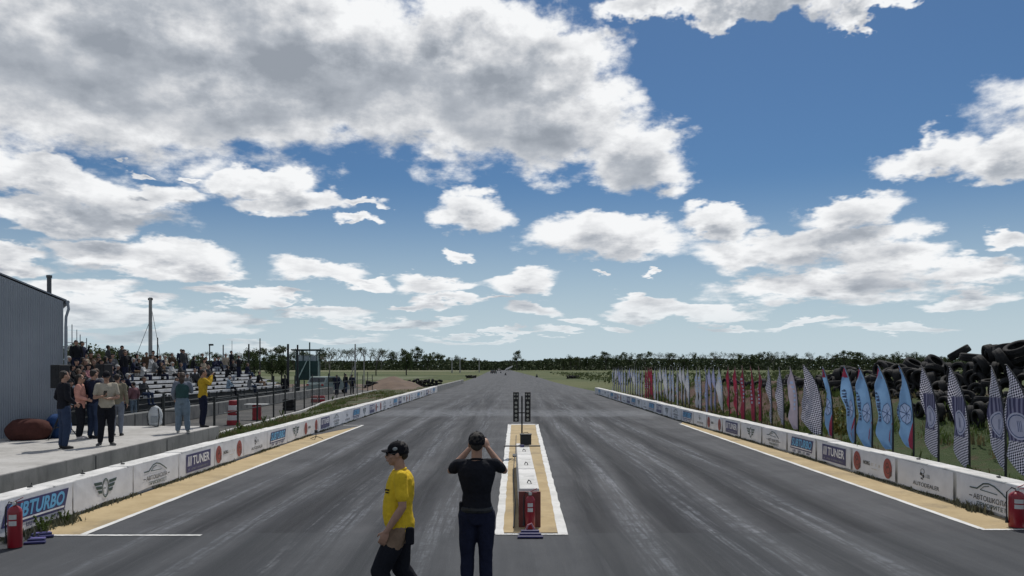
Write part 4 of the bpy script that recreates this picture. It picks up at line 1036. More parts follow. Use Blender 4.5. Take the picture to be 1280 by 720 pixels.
def fan_disc(cs, ct, rs, rt_, seed, full, sign, off=0.006, inner=0.0, n=24):
    b = bmesh.new(); c = b.verts.new(flag_pt(cs, ct, seed, sign*off, full)) if not inner else None; ring = []; ring2 = []; mid = []
    for i in range(n):
        a = 2*math.pi*i/n
        ring.append(b.verts.new(flag_pt(cs+rs*math.cos(a), ct+rt_*math.sin(a), seed, sign*off, full)))
        mid.append(b.verts.new(flag_pt(cs+rs*math.cos(a)*(inner or 0.5), ct+rt_*math.sin(a)*(inner or 0.5), seed, sign*off, full)))
    for i in range(n):
        j = (i+1)%n; b.faces.new((ring[i], ring[j], mid[j], mid[i]))
        if c: b.faces.new((mid[i], mid[j], c))
    me = bpy.data.meshes.new('print'); b.to_mesh(me); b.free(); return me
def strip(s0, t0, s1, t1, w, seed, full, sign, off=0.007, n=6):
    """printed stroke from (s0,t0) to (s1,t1)"""
    b = bmesh.new(); A = []; dx, dy = (s1-s0), (t1-t0)*2.3; L_ = math.hypot(dx, dy); nx, ny = -dy/L_*w/2, dx/L_*w/2/2.3
    for i in range(n+1):
        u = i/n; s = s0+(s1-s0)*u; t = t0+(t1-t0)*u
        A.append((b.verts.new(flag_pt(s+nx, t+ny, seed, sign*off, full)), b.verts.new(flag_pt(s-nx, t-ny, seed, sign*off, full))))
    for i in range(n): b.faces.new((A[i][0], A[i+1][0], A[i+1][1], A[i][1]))
    me = bpy.data.meshes.new('print'); b.to_mesh(me); b.free(); return me
def join_meshes(ms, name):
    b = bmesh.new()
    for m in ms: b.from_mesh(m)
    me = bpy.data.meshes.new(name); b.to_mesh(me); b.free(); return me
def checker_mat(name, scale, band):
    """checkered cloth: small squares at both ends, dark vertical stripes in the middle band"""
    m = bpy.data.materials.new(name); nt, N, L = nt_of(m); nb = NB(nt); b = N['Principled BSDF']; b.inputs['Roughness'].default_value = 0.85; b.inputs['Specular IOR Level'].default_value = 0.2
    s = nb.xyz(N.new('ShaderNodeTexCoord').outputs['Object'])
    rot = nb.comb(nb.m('ADD', s[1], nb.m('MULTIPLY', s[2], 0.55)), nb.m('SUBTRACT', s[2], nb.m('MULTIPLY', s[1], 0.55)), 0.13)
    ck = N.new('ShaderNodeTexChecker'); ck.inputs['Scale'].default_value = scale; L.new(rot, ck.inputs['Vector']); ck.inputs['Color1'].default_value = (0.02,0.02,0.05,1); ck.inputs['Color2'].default_value = (0.74,0.72,0.80,1)
    col = ck.outputs['Color']
    if band:
        st = nb.m('SINE', nb.m('MULTIPLY', s[1], 62.0)); stc = nb.mix(nb.smooth(st, -0.1, 0.3), (0.06,0.06,0.12), (0.20,0.20,0.30))
        mid = nb.m('MULTIPLY', nb.smooth(s[2], 0.86, 0.88), nb.smooth(s[2], 1.66, 1.60))
        e = nb.m('MULTIPLY', nb.smooth(s[1], 0.13, 0.16), nb.smooth(s[1], 0.74, 0.70))
        col = nb.mix(nb.m('MULTIPLY', mid, e), col, stc)
    L.new(col, b.inputs['Base Color'])
    tr = N.new('ShaderNodeBsdfTranslucent'); mx = N.new('ShaderNodeMixShader'); mx.inputs[0].default_value = 0.25; L.new(col, tr.inputs['Color']); L.new(b.outputs[0], mx.inputs[1]); L.new(tr.outputs[0], mx.inputs[2]); L.new(mx.outputs[0], N['Material Output'].inputs['Surface'])
    return m
FM = {'check': checker_mat('checkered_cloth', 26.0, True), 'smallcheck': checker_mat('fine_checkered_cloth', 22.0, False),
      'blue': mat('flag_blue', (0.25,0.44,0.70), 0.85, var=0.08, trans=0.3), 'white': mat('flag_white', (0.52,0.53,0.56), 0.85, var=0.08, trans=0.3),
      'lilac': mat('flag_lilac', (0.36,0.38,0.56), 0.85, var=0.1, trans=0.3), 'red': mat('flag_red', (0.34,0.035,0.065), 0.85, var=0.2, trans=0.3), 'pink': mat('flag_pale_pink', (0.52,0.44,0.50), 0.85, var=0.1, trans=0.3)}
M_oval = mat('flag_oval', (0.55,0.56,0.70), 0.85, trans=0.25); M_fred = mat('flag_corner_red', (0.45,0.05,0.10), 0.85, trans=0.25); M_fink = mat('flag_ink', (0.05,0.09,0.22), 0.85); M_fpale = mat('flag_pale_ink', (0.45,0.56,0.78), 0.85)
def mk_flag(kind, seed):
    full = 0.5 if kind == 'check' else 0.8; root = bpy.data.objects.new('feather_flag', None); C.objects.link(root); root['category'] = 'flag'
    pts = [(0, pole_y(z)-0.004, z) for z in [0, 0.4, 0.70]+[0.70+1.50*i/14 for i in range(1, 15)]]+[(0,pole_y(FZ)+0.05,FZ+0.005)]
    pm_ = M_dark if kind != 'red' else mat('flag_pole_maroon', (0.06,0.012,0.016), 0.6)
    MB().tube(pts, [0.022]*3+[lerp(0.020,0.010,i/14) for i in range(15)], 8).build('pole', pm_, root)
    MB().box((0,0,0.03),(0.34,0.05,0.02)).box((0,0,0.03),(0.05,0.34,0.024)).build('cross_foot', M_dark, root)
    me = flag_mesh(seed, full); cl = link('flag_cloth', me, FM[kind], root)
    sg = -1
    if kind == 'check':
        for g_ in (-1, 1):
            link('oval_emblem', fan_disc(0.5,0.44,0.42,0.125,seed,full,g_), M_oval, cl)
            link('emblem_ring', fan_disc(0.5,0.44,0.36,0.107,seed,full,g_,0.009,0.92), M_fink, cl)
            ms = [strip(0.42+k*0.06,0.39,0.42+k*0.06,0.49,0.02,seed,full,g_,0.010) for k in range(3)]; link('emblem_mark', join_meshes(ms,'m'), M_fink, cl)
    if kind == 'blue':
        for g_ in (-1, 1):
            link('red_corner', flag_patch([(0.0,0.0),(0.5,0.01),(0.42,0.10),(0.25,0.20),(0.0,0.34)],seed,full,g_), M_fred, cl)
            link('red_tip', flag_patch([(0.35,0.84),(1.0,0.84),(1.0,0.97),(0.5,0.97)],seed,full,g_), M_fred, cl)
            link('wheel_emblem', fan_disc(0.42,0.42,0.34,0.13,seed,full,g_,0.007,0.0,8), M_fpale, cl)
            ms = [strip(0.42,0.42,0.42+0.33*math.cos(a*math.pi/4+0.2),0.42+0.125*math.sin(a*math.pi/4+0.2),0.022,seed,full,g_,0.010) for a in range(8)]
            ms.append(fan_disc(0.42,0.42,0.34,0.13,seed,full,g_,0.009,0.93,8)); link('wheel_spokes', join_meshes(ms,'m'), M_fink, cl)
            rr = random.Random(3); ms = []
            for k in range(9):                      # column of small lettering too far off to be read
                t0 = 0.32+k*0.042
                ms.append(strip(0.80,t0,0.94,t0,0.035,seed,full,g_,0.009)); 
                if rr.random() < 0.6: ms.append(strip(0.80,t0+0.018,0.94,t0+0.018,0.03,seed,full,g_,0.009))
                ms.append(strip(rr.choice((0.80,0.94)),t0,rr.choice((0.80,0.87)),t0+0.02,0.03,seed,full,g_,0.009))
            link('lettering', join_meshes(ms,'m'), mat('flag_dark_ink', (0.06,0.08,0.16), 0.85), cl)
    if kind in ('white','lilac','red','pink'):
        for g_ in (-1, 1):
            ms = [strip(0.5,0.30+k*0.07,0.5,0.34+k*0.07,0.20,seed,full,g_,0.006) for k in range(7)]
            link('lettering', join_meshes(ms,'m'), M_fpale if kind != 'red' else M_oval, cl)
    return root
flags = []  # (px of pole foot, kind)
near = [(1292,'check'),(1257,'check'),(1212,'check'),(1173,'check'),(1142,'blue'),(1116,'blue'),(1090,'blue'),(1069,'blue'),(1041,'blue'),(1027,'smallcheck'),(1014,'smallcheck'),(998,'pink'),(980,'smallcheck'),(965,'smallcheck'),
        (952,'red'),(944,'red'),(931,'red'),(922,'red'),(912,'red'),(904,'white'),(895,'lilac'),(890,'lilac'),(885,'lilac'),(877,'white'),(873,'white'),
        (862,'white'),(857,'white'),(853,'white'),(848,'white'),(843,'white'),(839,'white'),(835,'white'),(831,'white'),(827,'white'),(823,'white'),(820,'white'),(816,'red'),(813.5,'red'),(811,'red'),(808,'red'),
        (803,'white'),(800,'white'),(797,'white'),(794,'white'),(791,'white'),(788,'lilac'),(785,'white'),(782,'white'),(779,'white'),(776,'lilac'),(773.5,'lilac'),(771,'white'),(768.5,'white'),(766.5,'white')]
LK = {'check':'checkered feather flag with a pale oval','blue':'light blue wheel emblem flag','smallcheck':'narrow finely checkered feather flag','pink':'narrow pinkish white feather flag','red':'narrow red feather flag','white':'narrow white feather flag','lilac':'narrow lilac feather flag'}
GRP = {'check':'checkered flags','blue':'blue flags','smallcheck':'fine checkered flags','pink':'pink flags','red':'red flags','white':'white flags','lilac':'lilac flags'}
fp = {}; cnt = {}
for i, (px, kind) in enumerate(near):
    X = 8.62 - 0.25*sst(20, 60, 8600/(px-642)); D = X*1000/(px-642)
    v = (i*7+i//3)%4
    if (kind, v) not in fp: fp[(kind, v)] = r = mk_flag(kind, 1.3+v*1.57+len(kind))
    else: r = copy_tree(fp[(kind, v)])
    k_ = cnt.get(kind, 0); cnt[kind] = k_+1
    z = bank_h(X, D)-0.05
    sc = (2.44-z)/2.205
    yaw = rnd.gauss(0, 0.035) + 0 + (0.45 if px == 1027 else 0) - (0.16 if px == 1257 else 0) - (0.13 if kind == 'red' and px > 900 else 0) - (0.07 if 955 < px < 985 else 0) - (0.05 if px < 900 else 0)
    r.location = (X, D, z); r.rotation_euler = (rnd.gauss(0,0.012), 0, yaw); r.scale = (1,0.90*rnd.uniform(0.93,1.06),sc*rnd.uniform(0.985,1.015))
    tag(r, f'{LK[kind]} by the barrier' + (f', {nth(k_)} of these from right' if kind != 'pink' else ' between checkered flags'), 'flag', GRP[kind]+' behind the right barrier')

# ================================================================== TREES
M_leafD = mat('foliage_dark', (0.030,0.045,0.020), 0.9, scale=0.9, col2=(0.065,0.088,0.038), spec=0.1, trans=0.3)
M_leafL = mat('foliage_light', (0.050,0.066,0.028), 0.9, scale=0.9, col2=(0.095,0.115,0.050), spec=0.1, trans=0.3)
M_bark = mat('bark', (0.045,0.040,0.034), 0.95, scale=3, col2=(0.09,0.08,0.07)); M_barkp = mat('bark_pale', (0.12,0.115,0.10), 0.95, scale=3, col2=(0.2,0.19,0.17))
def leaf_quads(b, c, r, n, size, rr, squash=0.8):
    for _ in range(n):
        u = Vector((rr.gauss(0,1), rr.gauss(0,1), rr.gauss(0,1))).normalized(); q = rr.random()**0.45
        p = c + Vector((u.x*r*q, u.y*r*q, u.z*r*q*squash)); s = size*rr.uniform(0.6,1.4)
        a = Vector((rr.gauss(0,1), rr.gauss(0,1), rr.gauss(0,1))).normalized(); e = a.orthogonal().normalized(); f = a.cross(e)
        b.faces.new([b.verts.new(p+e*s), b.verts.new(p+f*s*0.7), b.verts.new(p-e*s), b.verts.new(p-f*s*0.7)])
def tree_protos():
    out = {}
    for v in range(5):      # dense trees, height 1 unit = 10 m, modelled at 10 m
        rr = random.Random(20+v); b = bmesh.new(); mbt = MB(); hh = 10.0
        mbt.tube([(0,0,0),(0.1,0,hh*0.3),(0.0,0.1,hh*0.62)],[0.26,0.2,0.1],7)
        for k in range(11):
            a = rr.uniform(0,6.28); rad = rr.uniform(0.3,2.6); z = rr.uniform(3.2,8.7); rad *= math.sqrt(max(0.1,1-((z-5.8)/4.2)**2)); c = Vector((rad*math.cos(a), rad*math.sin(a), z))
            leaf_quads(b, c, rr.uniform(0.9,1.7), 110, 0.20, rr); mbt.tube([(0.05,0,z*0.45),(c.x*0.5,c.y*0.5,z*0.8),tuple(c)],[0.09,0.06,0.03],5)
        me = bpy.data.meshes.new('crown'); b.to_mesh(me); b.free(); tm = mbt.mesh('trunk'); tm.materials.append(M_bark)
        me.materials.append(M_leafD if v % 2 == 0 else M_leafL); out[('leafy', v)] = (me, tm)
    for v in range(5):      # thinly leafed trees
        rr = random.Random(60+v); mbt = MB(); tips = []
        def grow(p, d, L_, r, n):
            q = p + d*L_; mbt.tube([p, p.lerp(q,0.5)+Vector((rr.gauss(0,0.05),rr.gauss(0,0.05),0))*L_*0.5, q],[r, r*0.85, r*0.7],4)
            if n == 0: tips.append(q); return
            for _ in range(3 if n > 2 else 2 + (rr.random() < 0.5)):
                dd = (d + Vector((rr.gauss(0,0.42), rr.gauss(0,0.42), rr.gauss(0.08,0.20)))).normalized()
                grow(q, dd, L_*rr.uniform(0.62,0.82), r*0.62, n-1)
        grow(Vector((0,0,0)), Vector((0,0,1)), 2.9, 0.17, 4)
        b = bmesh.new()
        for t_ in tips: leaf_quads(b, t_, 0.6, 4, 0.12, rr)
        me = bpy.data.meshes.new('crown'); b.to_mesh(me); b.free(); me.materials.append(M_leafL if v % 2 else M_leafD)
        tm = mbt.mesh('trunk'); tm.materials.append(M_bark if v % 2 else M_barkp); out[('bare', v)] = (me, tm)
    return out
TP = tree_protos()
def tree(kind, px, top, D, label, group, wide=1.0, v=None):
    h = H+(459-top)/1000*D
    v = rnd.randrange(5) if v is None else v; cm, tm = TP[(kind, v)]
    nm = 'leafy_tree' if kind == 'leafy' else 'bare_tree'
    t = thing(nm, label, 'tree', ((px-642)/1000*D, D, -0.05), rnd.uniform(0,6.28), group)
    s = h/9.9; t.scale = (s*wide*(1.15 if kind == 'bare' else 1), s*wide*(1.15 if kind == 'bare' else 1), s)
    link('crown', cm, None, t); link('trunk', tm, None, t)
prof = [(60,430),(180,433),(200,437),(330,432),(345,430),(395,433),(430,429),(470,428),(520,431),(560,440),(600,446),(615,449),(640,451),(660,448),(700,444),(740,438),(800,436),(900,436),(1000,437),(1080,436),(1180,440),(1320,440)]
def top_at(x):
    for (a, ya), (b_, yb) in zip(prof, prof[1:]):
        if x <= b_: return lerp(ya, yb, (x-a)/(b_-a))
    return 444
tc_ = {}
x = 66.0
while x < 1300:
    if x < 400: reg, kb = 'behind the stand', 0.35
    elif x < 560: reg, kb = 'between hut and oak', 0.6
    elif x < 700: reg, kb = 'flanking the lone oak', 0.12
    elif x < 767: reg, kb = 'left of the flag row', 0.5
    else: reg, kb = 'behind the flags and tyres', 0.6
    kind = 'bare' if rnd.random() < kb else 'leafy'
    key = (reg, kind); k_ = tc_.get(key, 0); tc_[key] = k_+1
    D = 640+rnd.uniform(-40,40); tp = top_at(x)+rnd.uniform(-2.0,4.0)+(1.5 if kind == 'leafy' and x > 400 else 0)
    if not 636 < x < 660:
        tree(kind, x, tp, D, f'{nth(k_)} {"thin bare" if kind=="bare" else "dense leafy"} tree from the left in the tree line {reg}', 'tree line '+reg, 0.9 if kind == 'bare' else rnd.uniform(0.75,1.1))
    x += rnd.uniform(4.5, 9.0) if x > 400 else rnd.uniform(8, 14)
tree('leafy', 646, 436, 560, 'lone tall round oak rising above the far end of the track', 'lone oak', 0.75, 0)
tree('leafy', 653, 443, 566, 'shorter leafy tree attached to the right side of the lone oak', 'lone oak', 0.7, 2)
tree('bare', 640, 444, 600, 'faint bare tree just left of the lone oak', 'lone oak', 0.7, 1)
for i, (px, tp, D, kd, w) in enumerate([(92,428,90,'leafy',1.0),(112,420,88,'leafy',1.1),(131,432,92,'leafy',1.0),(150,430,95,'leafy',0.9),(166,436,95,'leafy',1.2),(205,438,98,'leafy',1.1),(222,434,110,'bare',1.2),(240,436,112,'leafy',1.0),(292,434,120,'bare',1.3),(318,436,120,'leafy',1.0),(340,431,130,'leafy',0.9),(352,434,130,'leafy',0.9),(412,433,150,'bare',1.1),(508,432,240,'leafy',0.9),(470,430,230,'bare',1.0),(1070,437,260,'leafy',1.5)]):
    tree(kd, px, tp, D, f'nearer {"bare" if kd=="bare" else "leafy"} tree standing before the tree line, {nth(i)} from the left', 'nearer trees', w)
# undergrowth running under the tree line: one mass
b = bmesh.new(); rr = random.Random(9)
for i in range(38000):
    px = rr.uniform(60, 1330); D = rr.uniform(610, 690); dense = 9.0 if px > 680 else 7.4
    z = rr.uniform(0, 1)**0.9*(dense + 1.2*noise.noise(Vector((px*0.03,0,0)))) ; p = Vector(((px-642)/1000*D, D, z)); s = rr.uniform(0.6,1.4)
    a = Vector((rr.gauss(0,1), rr.gauss(0,1), rr.gauss(0,1))).normalized(); e = a.orthogonal().normalized(); f = a.cross(e)
    b.faces.new([b.verts.new(p+e*s), b.verts.new(p+f*s*0.7), b.verts.new(p-e*s), b.verts.new(p-f*s*0.7)])
me = bpy.data.meshes.new('undergrowth'); b.to_mesh(me); b.free()
tag(link('undergrowth', me, mat('undergrowth_leaf', (0.042,0.058,0.030), 0.95, scale=0.3, col2=(0.085,0.105,0.055), spec=0.1)), 'dense dark undergrowth running below the far tree line', 'bushes', kind='stuff')
b = bmesh.new()
for i in range(9000):     # scrub in the middle distance on the right
    px = rr.uniform(665, 1250); D = rr.uniform(100, 300)*(1 if px < 780 else 0.9)
    if px < 760: z = rr.uniform(0,0.7)
    else: z = rr.uniform(0, 1.5)
    X = (px-642)/1000*D
    if X < 13 or noise.noise(Vector((X*0.05, D*0.02, 0))) < 0.02: continue
    p = Vector((X, D, z)); s = rr.uniform(0.15,0.4); a = Vector((rr.gauss(0,1), rr.gauss(0,1), rr.gauss(0,1))).normalized(); e = a.orthogonal().normalized(); f = a.cross(e)
    b.faces.new([b.verts.new(p+e*s), b.verts.new(p+f*s*0.7), b.verts.new(p-e*s), b.verts.new(p-f*s*0.7)])
me = bpy.data.meshes.new('scrub'); b.to_mesh(me); b.free(); tag(link('scrub', me, M_leafL), 'low green scrub scattered over the right field', 'bushes', kind='stuff')

# grass and weeds
def grass_mass(name, label, spots, m):
    b = bmesh.new(); rr = random.Random(hash(name) % 1000 if False else len(name))
    for (x, y, z, h, n, spread) in spots:
        for _ in range(n):
            a = rr.uniform(0,6.28); px_, py_ = x+rr.gauss(0,spread), y+rr.gauss(0,spread); hh = h*rr.uniform(0.5,1.2); w = hh*0.10+0.004; lx, ly = rr.gauss(0,0.35)*hh, rr.gauss(0,0.35)*hh
            c, s = math.cos(a)*w, math.sin(a)*w
            v0 = b.verts.new((px_-c, py_-s, z-0.02)); v1 = b.verts.new((px_+c, py_+s, z-0.02)); v2 = b.verts.new((px_+lx*0.4+c*0.6, py_+ly*0.4+s*0.6, z+hh*0.6)); v3 = b.verts.new((px_+lx, py_+ly, z+hh))
            b.faces.new((v0, v1, v2)); b.faces.new((v0, v2, v3))
    me = bpy.data.meshes.new(name); b.to_mesh(me); b.free(); return tag(link(name, me, m), label, 'grass', kind='stuff')
M_gr = mat('grass_blades', (0.05,0.085,0.02), 0.9, scale=1.5, col2=(0.13,0.17,0.055), trans=0.3, spec=0.1); M_gd = mat('dry_blades', (0.10,0.09,0.045), 0.9, scale=2, col2=(0.20,0.17,0.09), trans=0.3, spec=0.1)
sp = []; spd = []
for _ in range(2600):
    y = 21+rr.random()**1.4*53; x0 = pl(BL, y)-0.42; x1 = pl(KERB, y)+0.15 if y > 23.5 else -8.3; x = rr.uniform(x1, x0); t = (x-x0)/(x1-x0)
    if noise.noise(Vector((x*0.5,y*0.25,2))) < -0.12: continue
    (sp if rr.random() < 0.7 else spd).append((x, y, lerp(0.42,0.16,t), rr.uniform(0.05,0.15)*(1.6 if rr.random()<0.1 else 1), 7, 0.10))
for _ in range(3800):
    y = 11+rr.random()**1.3*50; x = pl(BR,y)+0.42+rr.random()**1.2*6.5
    n_ = noise.noise(Vector((x*0.45,y*0.3,7)))
    if n_ < -0.05: continue
    (sp if n_ > 0.05 else spd).append((x, y, bank_h(x,y), rr.uniform(0.06,0.20)*(1.7 if rr.random()<0.12 else 1), 8, 0.13))
grass_mass('grass', 'green grass tufts on the verge and the bank', sp, M_gr); grass_mass('dry_grass', 'dry yellowish grass tufts on the verge and the bank', spd, M_gd)
sw = []
for side, poly in ((-1, BL), (1, BR)):
    y = 9.0
    while y < 70:
        x = pl(poly, y)-side*0.035
        if noise.noise(Vector((y*0.5, side*9, 0))) > -0.1: sw.append((x, y, 0.005, rr.uniform(0.03,0.09), 10, 0.035))
        y += 0.07 if y < 30 else 0.16
for _ in range(60): sw.append((rr.gauss(-6.92,0.08), rr.uniform(10.9,12.6), 0.0, rr.uniform(0.05,0.14), 10, 0.05))
for _ in range(16): sw.append((rr.gauss(7.68,0.04), rr.uniform(13.0,13.9), 0.0, rr.uniform(0.08,0.17), 9, 0.04))
grass_mass('weeds', 'dusty weeds growing along the feet of both barriers', sw, mat('weed_blades', (0.09,0.10,0.06), 0.9, scale=5, col2=(0.20,0.20,0.15), spec=0.1))
def weed_plant(x, y, h, label, z=0.0, m=M_gr):
    rr = random.Random(int(x*100+y)); t = thing('weed_plant', label, 'plant', (x,y,z)); mb = MB(); b = bmesh.new()
    for k in range(7):
        a = rr.uniform(0,6.28); tip = Vector((0.4*h*math.cos(a), 0.4*h*math.sin(a), h*rr.uniform(0.6,1))); mb.tube([(0,0,0), tuple(tip*0.5+Vector((0,0,0.1*h))), tuple(tip)],[0.006,0.005,0.003],4)
        for q in range(9): leaf_quads(b, tip*(0.25+0.75*q/8), h*0.08, 3, h*0.07, rr)
    mb.build('stem', m, t); me = bpy.data.meshes.new('leaf'); b.to_mesh(me); b.free(); link('leaves', me, m, t)
weed_plant(-6.75, 11.5, 0.30, 'tallest green weed beside the left fire extinguisher'); weed_plant(-6.85, 12.2, 0.22, 'small weed in front of the blue lettered banner')
M_yel = mat('yellow_bush', (0.13,0.12,0.02), 0.9, scale=4, col2=(0.26,0.22,0.04))
weed_plant((1052-642)/1000*24, 24, 1.0, 'yellow flowering bush between the two blue flags left of the row', bank_h(9.8,24), M_yel)
weed_plant((1196-642)/1000*22, 22, 0.55, 'green bush on the bank behind the checkered flags', bank_h(12.1,22)); weed_plant((988-642)/1000*31, 31, 0.8, 'green bush behind the pinkish white flag', bank_h(10.7,31))
for i, (px, D) in enumerate([(300,27),(330,31),(352,35),(415,52)]):
    weed_plant((px-642)/1000*D, D, 0.28, f'low weed on the left verge, {nth(i)} from the near end', 0.25)

# ================================================================== PEOPLE
SK = mat('skin', (0.36,0.21,0.15), 0.6, var=0.08, scale=14, bump=0.15, bscale=120, spec=0.35); M_hair = mat('hair_dark', (0.018,0.014,0.012), 0.7, bump=0.7, bscale=150); M_shoe = mat('shoe_black', (0.015,0.015,0.017), 0.7); M_sole = mat('sole_white', (0.5,0.5,0.48), 0.7)
M_phone = mat('phone_glass', (0.01,0.01,0.012), 0.2, spec=0.7); M_eye = mat('eye_dark', (0.03,0.02,0.018), 0.3)
def V(*a): return Vector(a)
def frame(d, n):
    """matrix with z along d and y near n"""
    z = d.normalized(); x = n.cross(z); x = x.normalized() if x.length > 1e-6 else z.orthogonal().normalized(); y = z.cross(x)
    return Matrix((x, y, z)).transposed().to_4x4()
def limb(mb, pts, rad, flat=1.0, ref=(0,1,0)):
    n = []
    P = [Vector(p) for p in pts]
    for i in range(len(P)-1):
        for k in range(4):
            t = k/4; n.append((P[i].lerp(P[i+1], t), lerp(rad[i], rad[i+1], t)))
    n.append((P[-1], rad[-1]))
    mb.tube([p for p, r in n], [r for p, r in n], 14, flat, ref)
    for p, r in zip(P, rad): mb.ell(p, (r, r, r*0.98), sub=2)
def hand(mb, w, d, n, thumb_side, curl=0.35, k=1.0):
    """palm, four unequal bent fingers and a thumb leaving the side of the palm"""
    d = d.normalized(); lat = d.cross(n).normalized(); n = lat.cross(d).normalized()
    M = Matrix((lat, n, d)).transposed().to_4x4()
    mb.ell(w+d*0.045*k, (0.040*k, 0.017*k, 0.052*k), M, 3); mb.ell(w+d*0.072*k, (0.042*k, 0.014*k, 0.026*k), M, 2); mb.ell(w+d*0.005*k,(0.028*k,0.020*k,0.03*k),M,2)
    for i, (o, L_) in enumerate(((-1.5,0.062),(-0.5,0.074),(0.5,0.078),(1.5,0.070))):
        o *= -thumb_side; L_ *= k
        p = w+d*0.088*k+lat*o*0.0205*k; c1 = curl*0.7; c2 = curl*1.6
        a = (d*math.cos(c1)-n*math.sin(c1)+lat*o*0.05).normalized(); q = p+a*L_*0.52; e = (d*math.cos(c2)-n*math.sin(c2)).normalized(); s = q+e*L_*0.5
        mb.tube([p-d*0.03*k,p,q,s],[0.0095*k,0.0095*k,0.0088*k,0.0070*k],8); mb.ell(s,(0.007*k,)*3,sub=1)
    p = w+d*0.028*k+lat*thumb_side*0.032*k; a = (d*0.62+lat*thumb_side*0.72-n*0.25).normalized(); q = p+a*0.036*k; s = q+(d*0.9-n*0.35).normalized()*0.032*k
    mb.tube([p-a*0.02*k,p,q,s],[0.014*k,0.0125*k,0.0105*k,0.008*k],8); mb.ell(s,(0.008*k,)*3,sub=1)
def person(label, loc, rz, h=1.75, J=None, top=None, sleeves='short', bottom=None, shoes=M_shoe, hair='short', cap=None, head_yaw=0.0, head_pitch=0.0,
           broad=1.0, slim=1.0, belly=0.0, loose=1.0, vox=0.012, hands=None, bmin=0.0, group=None, hair_m=None, seed=0, face=True, skin=None, top_hem=0.90, extras=None, glasses=False):
    J = dict(J or {}); k = h/1.75
    j = dict(hipR=V(0.092,0,0.93), hipL=V(-0.092,0,0.93), kneeR=V(0.10,0.025,0.50), kneeL=V(-0.10,0.025,0.50), ankR=V(0.105,-0.02,0.09), ankL=V(-0.105,-0.02,0.09),
             shR=V(0.180*broad,0,1.435), shL=V(-0.180*broad,0,1.435), elR=V(0.245,-0.03,1.16), elL=V(-0.245,-0.03,1.16), wrR=V(0.25,0.06,0.92), wrL=V(-0.25,0.06,0.92),
             neck=V(0,-0.005,1.47), head=V(0,0.02,1.64), toeR=V(0.03,1,0), toeL=V(-0.03,1,0)); j.update(J)
    root = thing('person', label, 'person', loc, rz, group); root.scale = (k, k, k)
    sk = skin or SK
    def torso(mb, e, lo=0.88, hi=1.475, bel=0.0):
        lean = j['neck']-V(0,-0.005,1.47)
        secs = []
        for z, rx, ry, oy in ((0.84,0.13,0.10,0.0),(0.90,0.158,0.112,-0.005),(0.97,0.160,0.118,-0.005),(1.06,0.145,0.105,0.0),(1.14,0.143,0.105,0.005),(1.24,0.158*broad,0.118,0.0),(1.33,0.172*broad,0.120,-0.005),(1.40,0.168*broad,0.105,-0.01),(1.445,0.130*broad,0.082,-0.012),(1.475,0.075,0.062,-0.010)):
            if z < lo-0.001 or z > hi+0.001: continue
            t = max(0, (z-0.93)/0.54); bl = bel*math.exp(-((z-1.08)/0.12)**2)
            secs.append((V(lean.x*t, oy+lean.y*t+bl*0.5, z), rx+e+bl*0.35, ry+e+bl*0.55))
        mb.loft([(c, rx*(slim if c.z < 1.2 else lerp(slim,1,0.5) if c.z < 1.3 else 1), ry) for c, rx, ry in secs], 24)
    # --- body: one continuous skin
    mb = MB(); torso(mb, -0.012, bel=belly)
    for s in 'RL':
        limb(mb, [j['sh'+s], j['sh'+s].lerp(j['el'+s],0.5), j['el'+s], j['el'+s].lerp(j['wr'+s],0.35), j['wr'+s]], [0.052,0.046,0.038,0.040,0.026])
        limb(mb, [j['hip'+s], j['hip'+s].lerp(j['knee'+s],0.4), j['knee'+s], j['knee'+s].lerp(j['ank'+s],0.35)+V(0,-0.012,0), j['ank'+s]], [0.074,0.064,0.042,0.042,0.031])
        t = j['toe'+s].normalized(); mb.tube([j['ank'+s]+V(0,0,-0.035), j['ank'+s]+t*0.14+V(0,0,-0.06)],[0.036,0.030],10)
        hd = (hands or {}).get(s); dflt_d = (j['wr'+s]-j['el'+s]).normalized()
        if hd is None: hd = dict(d=dflt_d, n=V(-1 if s == 'L' else 1,0,0)*1.0, curl=0.45, th=(-1 if s == 'R' else 1)*1)
        hand(mb, j['wr'+s], hd.get('d', dflt_d), hd['n'], hd.get('th', 1), hd.get('curl', 0.4))
    hc = j['head']; M = Matrix.Rotation(head_yaw,4,'Z') @ Matrix.Rotation(head_pitch,4,'X')
    def hp(v): return hc + M @ v
    limb(mb, [j['neck']+V(0,0.0,-0.04), j['neck']+V(0,0.004,0.03), hp(V(0,-0.015,-0.06))],[0.052,0.055,0.054])
    mb.ell(hp(V(0,-0.018,0.03)),(0.075,0.094,0.090),M,3); mb.ell(hp(V(0,0.022,-0.025)),(0.062,0.068,0.085),M,3); mb.ell(hp(V(0,0.048,-0.085)),(0.036,0.034,0.026),M,2)
    mb.ell(hp(V(0,0.055,-0.010)),(0.050,0.036,0.050),M,2); mb.tube([hp(V(0,0.086,0.012)),hp(V(0,0.104,-0.022)),hp(V(0,0.096,-0.034))],[0.009,0.014,0.012],8); mb.ell(hp(V(0,0.088,-0.058)),(0.024,0.012,0.011),M,2)
    for s in (-1,1): mb.ell(hp(V(s*0.078,-0.008,-0.010)),(0.011,0.019,0.032),M @ Matrix.Rotation(s*0.25,4,'Z'),2); mb.ell(hp(V(s*0.045,0.05,-0.02)),(0.025,0.022,0.022),M,2)
    body = link('body', voxel(mb, 'body', vox, 3), sk, root)
